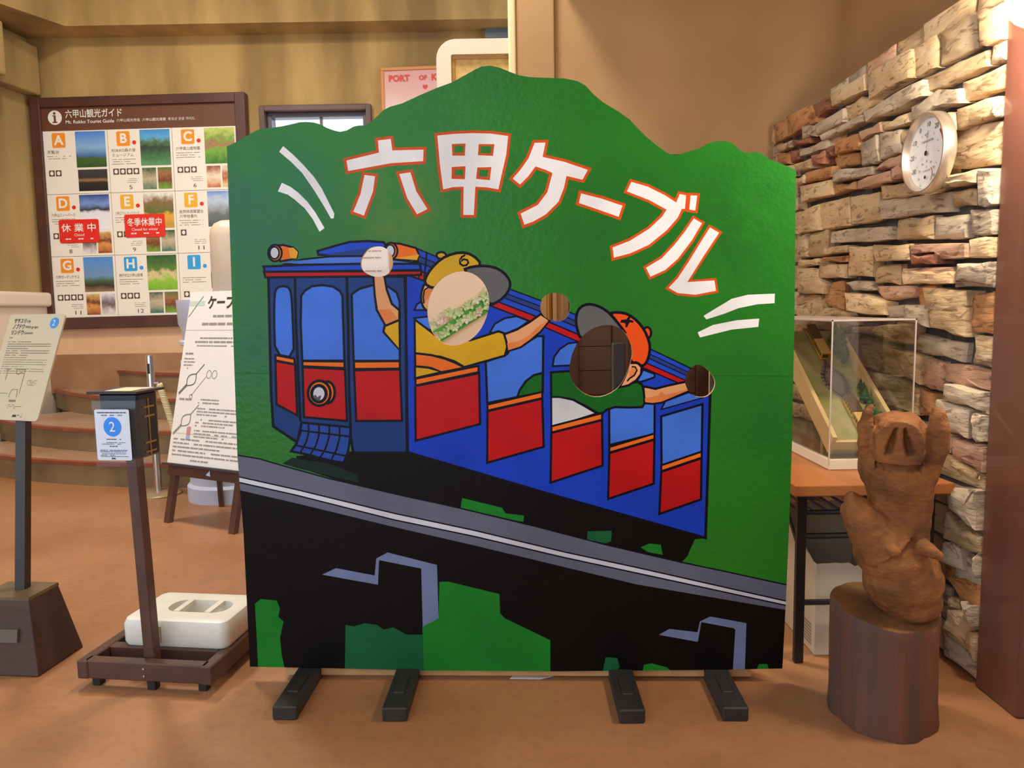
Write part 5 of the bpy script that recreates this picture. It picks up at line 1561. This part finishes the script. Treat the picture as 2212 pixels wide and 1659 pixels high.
for k in range(8):
    x = TX0 + .09 + k * .05
    MB().tube([(x, TY0 + .08, .545), (x, TY1 - .09, .545)], .005, 6).build('shelf_wire', slat, tb, smooth=True)
for k in range(2):
    x = TX0 + .045 if k == 0 else TX1 - .05
    MB().tube([(x, TY0 + .06, .40), (x, TY0 + .30, TZ - .045)], .007, 6).build('stay', m_leg, tb, smooth=True)

# ================================================================ CARDBOARD BOX UNDER THE TABLE
cb_m = mat('box_card_white', (206, 192, 172), .75, (196, 180, 158), 5); cb_i = mat('box_card_inside', (150, 118, 66), .85)
bxo = thing('cardboard_box', (1.22, 2.78, 0), 'open pale cardboard box standing under the folding table', 'box')
bx0_, bx1_, by0_, by1_, bh = 1.075, 1.40, 2.56, 2.98, .34
MB().box((bx0_, by0_, 0), (bx1_, by1_, .006)).build('bottom', cb_i, bxo)
rnd = random.Random(5)
def ragged(a, b, n=14):
    return [V(a).lerp(V(b), k / n) + V((0, 0, rnd.uniform(-.008, .008))) for k in range(n + 1)]
for a, b, off in (((bx0_, by0_, bh), (bx1_, by0_, bh), (0, .005, 0)), ((bx0_, by0_ + .006, bh), (bx0_, by1_, bh + .12), (.005, 0, 0)), ((bx1_ - .005, by0_ + .006, bh), (bx1_ - .005, by1_, bh + .1), (.005, 0, 0)), ((bx0_ + .006, by1_ - .005, bh + .12), (bx1_ - .006, by1_ - .005, bh + .12), (0, .005, 0))):
    top = ragged(a, b)
    mb = MB(); mb.prism(top + [V((b[0], b[1], .006)), V((a[0], a[1], .006))], off); mb.build('side', cb_m, bxo)
mb = MB()
for k in range(7):
    mb.poly([V((bx0_ - .001, by0_ + .03 + d * .11, .03 + k * .012 + e * .006)) for d, e in ((0, 0), (1, 0), (1, 1), (0, 1))])
mb.build('printed_mark', mat('box_print', (140, 128, 116), .7), bxo)

# ================================================================ DISPLAY CASE WITH A CABLE RAILWAY MODEL
dc0, dc1 = V((1.163, 2.685, TZ)), V((1.465, 3.72, 1.205))
case = thing('display_case', ((dc0.x + dc1.x) / 2, (dc0.y + dc1.y) / 2, TZ), 'clear acrylic display case with a white base on the folding table', 'display case')
fw_ = mat('case_base_white', (236, 228, 208), .45)
mb = MB(); mb.box((dc0.x, dc0.y, TZ + .0005), (dc1.x, dc1.y, TZ + .04)); mb.build('base', fw_, case, bevel=.002, seg=1)
mb = MB(); mb.box((dc0.x + .01, dc0.y + .01, TZ + .0402), (dc1.x - .01, dc1.y - .01, TZ + .044)); mb.build('mirror_floor', mat('mirror_green', (150, 166, 156), .08, metal=.9), case)
ac2 = clear('case_acrylic', (250, 250, 248), .6)
a, b = dc0, dc1
t_ = .004
for nm, q0, q1 in (('front_sheet', (a.x, a.y, a.z + .04), (b.x, a.y + t_, b.z - t_)), ('side_sheet', (a.x, a.y + t_, a.z + .04), (a.x + t_, b.y, b.z - t_)), ('side_sheet', (b.x - t_, a.y + t_, a.z + .04), (b.x, b.y, b.z - t_)), ('back_sheet', (a.x + t_, b.y - t_, a.z + .04), (b.x - t_, b.y, b.z - t_))):
    MB().box(q0, q1).build(nm, ac2, case)
frosty = mat('acrylic_edge', (206, 192, 186), .3)
mtop = bpy.data.materials.new('case_top_haze'); mtop.use_nodes = True
pb = mtop.node_tree.nodes['Principled BSDF']; pb.inputs['Base Color'].default_value = lin((222, 206, 198)); pb.inputs['Alpha'].default_value = .72; pb.inputs['Roughness'].default_value = .25
MB().box((a.x, a.y, b.z - t_), (b.x, b.y, b.z)).build('top_sheet', mtop, case)
ew = .0022
for q0, q1 in (((a.x, a.y, a.z + .02), (a.x, a.y, b.z)), ((b.x, a.y, a.z + .02), (b.x, a.y, b.z)), ((a.x, a.y, b.z), (b.x, a.y, b.z)), ((a.x, a.y, b.z), (a.x, b.y, b.z)), ((b.x, a.y, b.z), (b.x, b.y, b.z)), ((a.x, b.y, a.z + .04), (a.x, b.y, b.z)), ((a.x, b.y, b.z), (b.x, b.y, b.z))):
    MB().box((min(q0[0], q1[0]) - ew, min(q0[1], q1[1]) - ew, min(q0[2], q1[2]) - ew), (max(q0[0], q1[0]) + ew, max(q0[1], q1[1]) + ew, max(q0[2], q1[2]) + ew)).build('edge_strip', frosty, case)
# model: sloping board between two wooden rails
slope = .60
MO = V((a.x + .02, a.y + .045, .745))
ML, MW = .92, (b.x - a.x) - .04
mx_, my_ = V((1, 0, 0)), V((0, math.cos(slope), math.sin(slope)))
ML = min(ML, (b.z - .06 - MO.z) / math.sin(slope))
MF = Frame(MO, mx_, my_)
md = thing('railway_model', MO + V((MW / 2, 0, -.05)), 'sloping model of a cable railway with a passing loop between wooden rails', 'model')
mgr = mat('model_grass', (152, 156, 88), .9, (180, 166, 120), 14, .3, 80)
fbox(MF, 0, 0, MW, ML, -.02, 0, 'sloping_board', mgr, md)
wd_ = mat('model_rail_wood', (244, 212, 156), .5, (230, 196, 138), 8)
fbox(MF, -.002, -.012, .014, ML, -.035, .045, 'wooden_rail', wd_, md)
fbox(MF, MW - .014, -.012, MW + .002, ML, -.035, .045, 'wooden_rail', wd_, md)
fbox(MF, .0145, -.012, MW - .0145, -.0005, -.02, .02, 'front_strip', wd_, md)
# legs under the slope
for k in range(2):
    y = MO.y + ML * math.cos(slope) * .95
    MB().box((MO.x + .02 + k * (MW - .07), y, TZ + .0445), (MO.x + .05 + k * (MW - .07), y + .03, MO.z + ML * math.sin(slope) * .95 + .0)).build('support_leg', wd_, md)
fbox(MF, .02, .0, MW - .02, .012, -.085, -.02, 'front_support', wd_, md)
mb = MB()
cxm = MW * .56
grey_t = mat('model_ballast', (150, 142, 130), .9)
pts = [(cxm + .0, .0), (cxm, .22)]
mb = MB(); MF.stroke(mb, [(cxm, .005), (cxm, .26)], .032, .0012); MF.stroke(mb, [(cxm, .46), (cxm, ML - .01)], .032, .0012)
for s_ in (-1, 1):
    MF.stroke(mb, [(cxm + s_ * .042 * math.sin(math.pi * t), .25 + .22 * t) for t in [k / 10 for k in range(11)]], .026, .0012)
mb.poly([MF.p(cxm + s_ * .042 * math.sin(math.pi * t), .25 + .22 * t, .0010) for s_, ts in ((1, [k / 10 for k in range(11)]), (-1, [1 - k / 10 for k in range(11)])) for t in ts])
mb.build('ballast_bed', grey_t, md)
for s_ in (-1, 1):
    mb = MB(); MF.stroke(mb, [(cxm + s_ * .042 * math.sin(math.pi * t), .25 + .22 * t) for t in [k / 10 for k in range(11)]], .005, .0022); mb.build('track', mat('model_track', (92, 82, 74), .6), md)
mb = MB(); MF.stroke(mb, [(cxm, .005), (cxm, .25)], .012, .0022); mb.build('track', mat('model_track', (92, 82, 74), .6), md)
mb = MB(); MF.stroke(mb, [(cxm, .47), (cxm, ML - .01)], .012, .0022); mb.build('track', mat('model_track', (92, 82, 74), .6), md)
yel = mat('model_car_yellow', (222, 178, 36), .45); roof = mat('model_roof_cream', (232, 188, 112), .45)
dk = mat('model_window', (70, 60, 40), .3)
for k, (v0, lab) in enumerate(((.03, 'lower little yellow model cable car, beside the model pines'), (.50, 'upper little yellow model cable car, beyond the passing loop'))):
    mc = thing('model_cable_car', MF.p(cxm, v0, .003), lab, 'model car', 'model cable cars')
    for j in range(2):
        y0 = v0 + j * .105
        nm = fbox(MF, cxm - .017, y0, cxm + .017, y0 + .098, .003, .034, 'car_body', yel, mc, .002)
        fbox(MF, cxm - .020, y0 - .002, cxm + .020, y0 + .10, .0342, .041, 'car_roof', roof if j == 0 else mat('model_roof_brown', (96, 72, 44), .5), nm, .002)
        for q in range(5):
            for s_ in (-1, 1):
                x = cxm + s_ * .0172
                mb = MB().prism([MF.p(x, y0 + .008 + q * .018, .016), MF.p(x, y0 + .020 + q * .018, .016), MF.p(x, y0 + .020 + q * .018, .030), MF.p(x, y0 + .008 + q * .018, .030)], (s_ * .0006, 0, 0))
                mb.build('car_window', dk, nm)
        if j == 0:
            mb = MB().prism([MF.p(cxm - .012, y0 - .0004, .014), MF.p(cxm + .012, y0 - .0004, .014), MF.p(cxm + .012, y0 - .0004, .03), MF.p(cxm - .012, y0 - .0004, .03)], -my_ * .0006); mb.build('end_window', dk, nm)
tree_g = [mat('model_tree_green', (52, 116, 62), .9, (34, 88, 46), 60, .8, 150), mat('model_tree_olive', (110, 134, 66), .9, (80, 110, 50), 60, .8, 150)]
rt = random.Random(9)
trees = [(.045, .02, .06, 0), (.05, .055, .055, 0), (.04, .09, .065, 0), (.048, .125, .05, 0), (.036, .16, .06, 0), (.052, .185, .06, 0), (.042, .22, .07, 0), (.05, .255, .065, 0), (.06, .105, .05, 0), (.03, .05, .045, 1), (.055, .30, .05, 0), (.06, .50, .07, 1), (.05, .53, .10, 1), (.065, .56, .12, 1), (.052, .59, .11, 1), (.05, .47, .05, 0)]
for k, (dx, v0, h_, c_) in enumerate(trees):
    x = cxm + .03 + dx * .9
    if v0 > ML - .05 or x > MW - .02:
        x = min(x, MW - .025); v0 = min(v0, ML - .05)
    base = MF.p(x, v0, .001)
    tr = thing('model_tree', base, 'tiny %s model tree beside the %s' % ('dark green' if c_ == 0 else 'olive green', 'lower yellow model cable car' if v0 < .235 else 'passing loop of the model track' if v0 < .48 else 'upper yellow model cable car'), 'model tree', 'model trees on the slope')
    MB().tube([base, base + V((0, 0, h_ * .35))], .0025, 5).build('trunk', m_brown, tr)
    pr_ = [(.0, h_ * .15)] + [(h_ * .27 * (1 - t) * (1.15 if q % 2 else .82) + .002, h_ * (.2 + .75 * t)) for q, t in enumerate([i / 7 for i in range(8)])] + [(0, h_)]
    MB().lathe(pr_, base, 9).build('foliage', tree_g[c_], tr)

# ================================================================ CHAINSAW-CARVED WILD BOAR ON A LOG
bo = V((1.128, 2.175, 0))
boar = thing('boar_carving', bo, 'rough brown chainsaw-carved wild boar with raised snout on a log base', 'carving')
log_m = mat('log_bark', (118, 70, 46), .7, (86, 62, 52), 4, .35, 30, stretch=(3, 3, .25), contrast=(.35, .65))
end_m = mat('log_end', (128, 88, 48), .75, (104, 66, 36), 8, .2, 50)
rl = random.Random(21)
NS = 64
def ring_r(a, z):
    return .150 + .006 * math.sin(3 * a + 1) + .004 * math.sin(7 * a + z * 6) + .0012 * math.sin(17 * a)
mb = MB()
zs = [0, .012, .08, .16, .24, .30, .338, .348]
pts = []
for z_ in zs:
    for k in range(NS):
        t = 2 * math.pi * k / NS
        r_ = ring_r(t, z_) * (1 + .03 * (z_ < .05)) * (.985 if z_ in (0, .348) else 1)
        top = .02 * math.sin(t - .4) if z_ > .3 else 0
        pts.append(bo + V((r_ * math.cos(t), r_ * math.sin(t), z_ + top)))
fs = [(i * NS + k, i * NS + (k + 1) % NS, (i + 1) * NS + (k + 1) % NS, (i + 1) * NS + k) for i in range(len(zs) - 1) for k in range(NS)]
mb.add(pts, fs + [list(range(NS))[::-1]])
mb.cur = 1
mb.add(pts[-NS:], [list(range(NS))])
mb.build('log', [log_m, end_m], boar, smooth=True)
# body: voxel-joined masses, one skin
bm_parts = []
def blob(c, r, rot=(0, 0, 0), n=3):
    b_ = bmesh.new(); bmesh.ops.create_icosphere(b_, subdivisions=n, radius=1.0)
    M = Matrix.Translation(bo + V(c)) @ Matrix.Rotation(rot[2], 4, 'Z') @ Matrix.Rotation(rot[1], 4, 'Y') @ Matrix.Rotation(rot[0], 4, 'X') @ Matrix.Diagonal((r[0], r[1], r[2], 1))
    b_.transform(M); bm_parts.append(b_)
def limb(path, rad, sq=1.0):
    m_ = MB(); m_.tube([bo + V(p) for p in path], rad, 16)
    me = bpy.data.meshes.new('tmp'); me.from_pydata([tuple(v) for v in m_.v], [], [list(f) for f in m_.f])
    b_ = bmesh.new(); b_.from_mesh(me); bmesh.ops.recalc_face_normals(b_, faces=b_.faces); bm_parts.append(b_); bpy.data.meshes.remove(me)
# lower carved mass with a long pointed tip to the upper left
blob((0.050, -.025, .445), (.110, .105, .110)); blob((0.025, -.035, .51), (.118, .10, .085), (0, .35, 0)); blob((-0.025, -.045, .575), (.085, .07, .07), (0, .65, 0))
blob((0.070, -.01, .385), (.09, .10, .07)); blob((0.102, .02, .44), (.055, .075, .12))
limb([(0.000, -.06, .55), (-0.055, -.075, .625), (-0.088, -.08, .675), (-0.105, -.082, .71)], [.085, .058, .036, .012])
limb([(-0.080, -.07, .60), (-0.112, -.07, .655), (-0.120, -.07, .675)], [.025, .016, .006])
limb([(0.080, -.085, .575), (0.120, -.10, .558), (0.142, -.10, .545)], [.028, .018, .010])
blob((0.015, -.142, .565), (.020, .016, .018))
# neck column
limb([(.035, .01, .40), (.035, .005, .52), (.038, -.002, .62), (.036, -.006, .70), (.032, -.008, .76), (.030, -.01, .80)], [.084, .084, .084, .090, .096, .098])
# head: wide cheeks, raised flat snout
blob((.030, .0, .815), (.104, .085, .075)); blob((.022, .02, .885), (.085, .07, .055)); blob((.022, .0, .915), (.070, .06, .032))
limb([(.024, -.01, .875), (.024, -.06, .872), (.024, -.118, .870)], [.074, .072, .062])
limb([(.024, -.01, .85), (.024, -.06, .846), (.024, -.112, .842)], [.076, .074, .060])
limb([(.024, -.01, .79), (.024, -.06, .78), (.024, -.085, .77)], [.085, .075, .06])
for s_, w_ in ((-1, .8), (1, 1.15)):                                                               # upright ears
    x_ = .030
    limb([(x_ + s_ * .078, -.03, .80), (x_ + s_ * .092, -.055, .86), (x_ + s_ * .094, -.065, .91), (x_ + s_ * .088, -.07, .955), (x_ + s_ * .078, -.07, .975)], [.030 * w_, .029 * w_, .026 * w_, .018 * w_, .006])
    blob((x_ + s_ * .078, .0, .79), (.032, .065, .075))
tmp = bmesh.new()
for b_ in bm_parts:
    me = bpy.data.meshes.new('t'); b_.to_mesh(me); tmp.from_mesh(me); bpy.data.meshes.remove(me); b_.free()
me = bpy.data.meshes.new('carved_boar'); tmp.to_mesh(me); tmp.free()
ob = bpy.data.objects.new('t', me); COL.objects.link(ob)
rm = ob.modifiers.new('r', 'REMESH'); rm.mode = 'VOXEL'; rm.voxel_size = .0055
sm = ob.modifiers.new('s', 'SMOOTH'); sm.iterations = 2; sm.factor = .5
bpy.context.view_layer.update()
ev = ob.evaluated_get(bpy.context.evaluated_depsgraph_get())
me2 = bpy.data.meshes.new_from_object(ev)
bpy.data.objects.remove(ob)
# chisel facets, nostrils and mouth cut into the skin
from mathutils import noise
for v in me2.vertices:
    p = v.co - bo
    d = V((0, 0, 0))
    nrm = v.normal
    d += nrm * (noise.noise(p * 38) * .0035 + noise.noise(V((p.x * 60, p.y * 60, p.z * 14))) * .003)
    v.co += d
    q = v.co - bo
    if q.y < -.06 and q.z > .815:
        # flat snout plate with two slanting nostril slots
        if q.y < -.112:
            v.co.y = bo.y - .112 - (q.y + .112) * -.15
        for s_ in (-1, 1):
            cx = .024 + s_ * (.013 + (.905 - q.z) * .22)
            hw = .012 * min(1, max(.3, (.93 - q.z) / .06))
            if abs(q.x - cx) < hw and .838 < q.z < .915:
                v.co.y += .035 * (1 - (abs(q.x - cx) / hw) ** 2)
    if q.y < -.05 and abs(q.x - .024) < .06 and .788 < q.z < .806:
        v.co.y += .022
RB_ = Matrix.Rotation(math.radians(-24), 3, 'Z')      # the carving looks towards the open hall
for v in me2.vertices:
    v.co = bo + RB_ @ (v.co - bo - V((.01, 0, 0)))
me2.polygons.foreach_set('use_smooth', [True] * len(me2.polygons))
me2.materials.clear()
me2.materials.append(mat('carved_wood', (156, 98, 48), .8, (100, 58, 28), 9, .7, 46, stretch=(1, 1, 1.6), contrast=(.3, .7), detail=8))
link('carved_body', me2, boar)

# scrap of paper on the floor behind the panel
pp = on_z(1148, 1463, 0)
pq = MB(); pq.prism([pp + V((-.075, -.012, .0012)), pp + V((.03, -.018, .0012)), pp + V((.075, -.004, .004)), pp + V((.06, .018, .0012)), pp + V((-.06, .014, .003))], (0, 0, .0015))
tag(pq.build('paper_scrap', mat('scrap_white', (222, 216, 214), .6)), 'crumpled white paper scrap on the floor under the painted panel', 'paper')
bpy.context.view_layer.update()
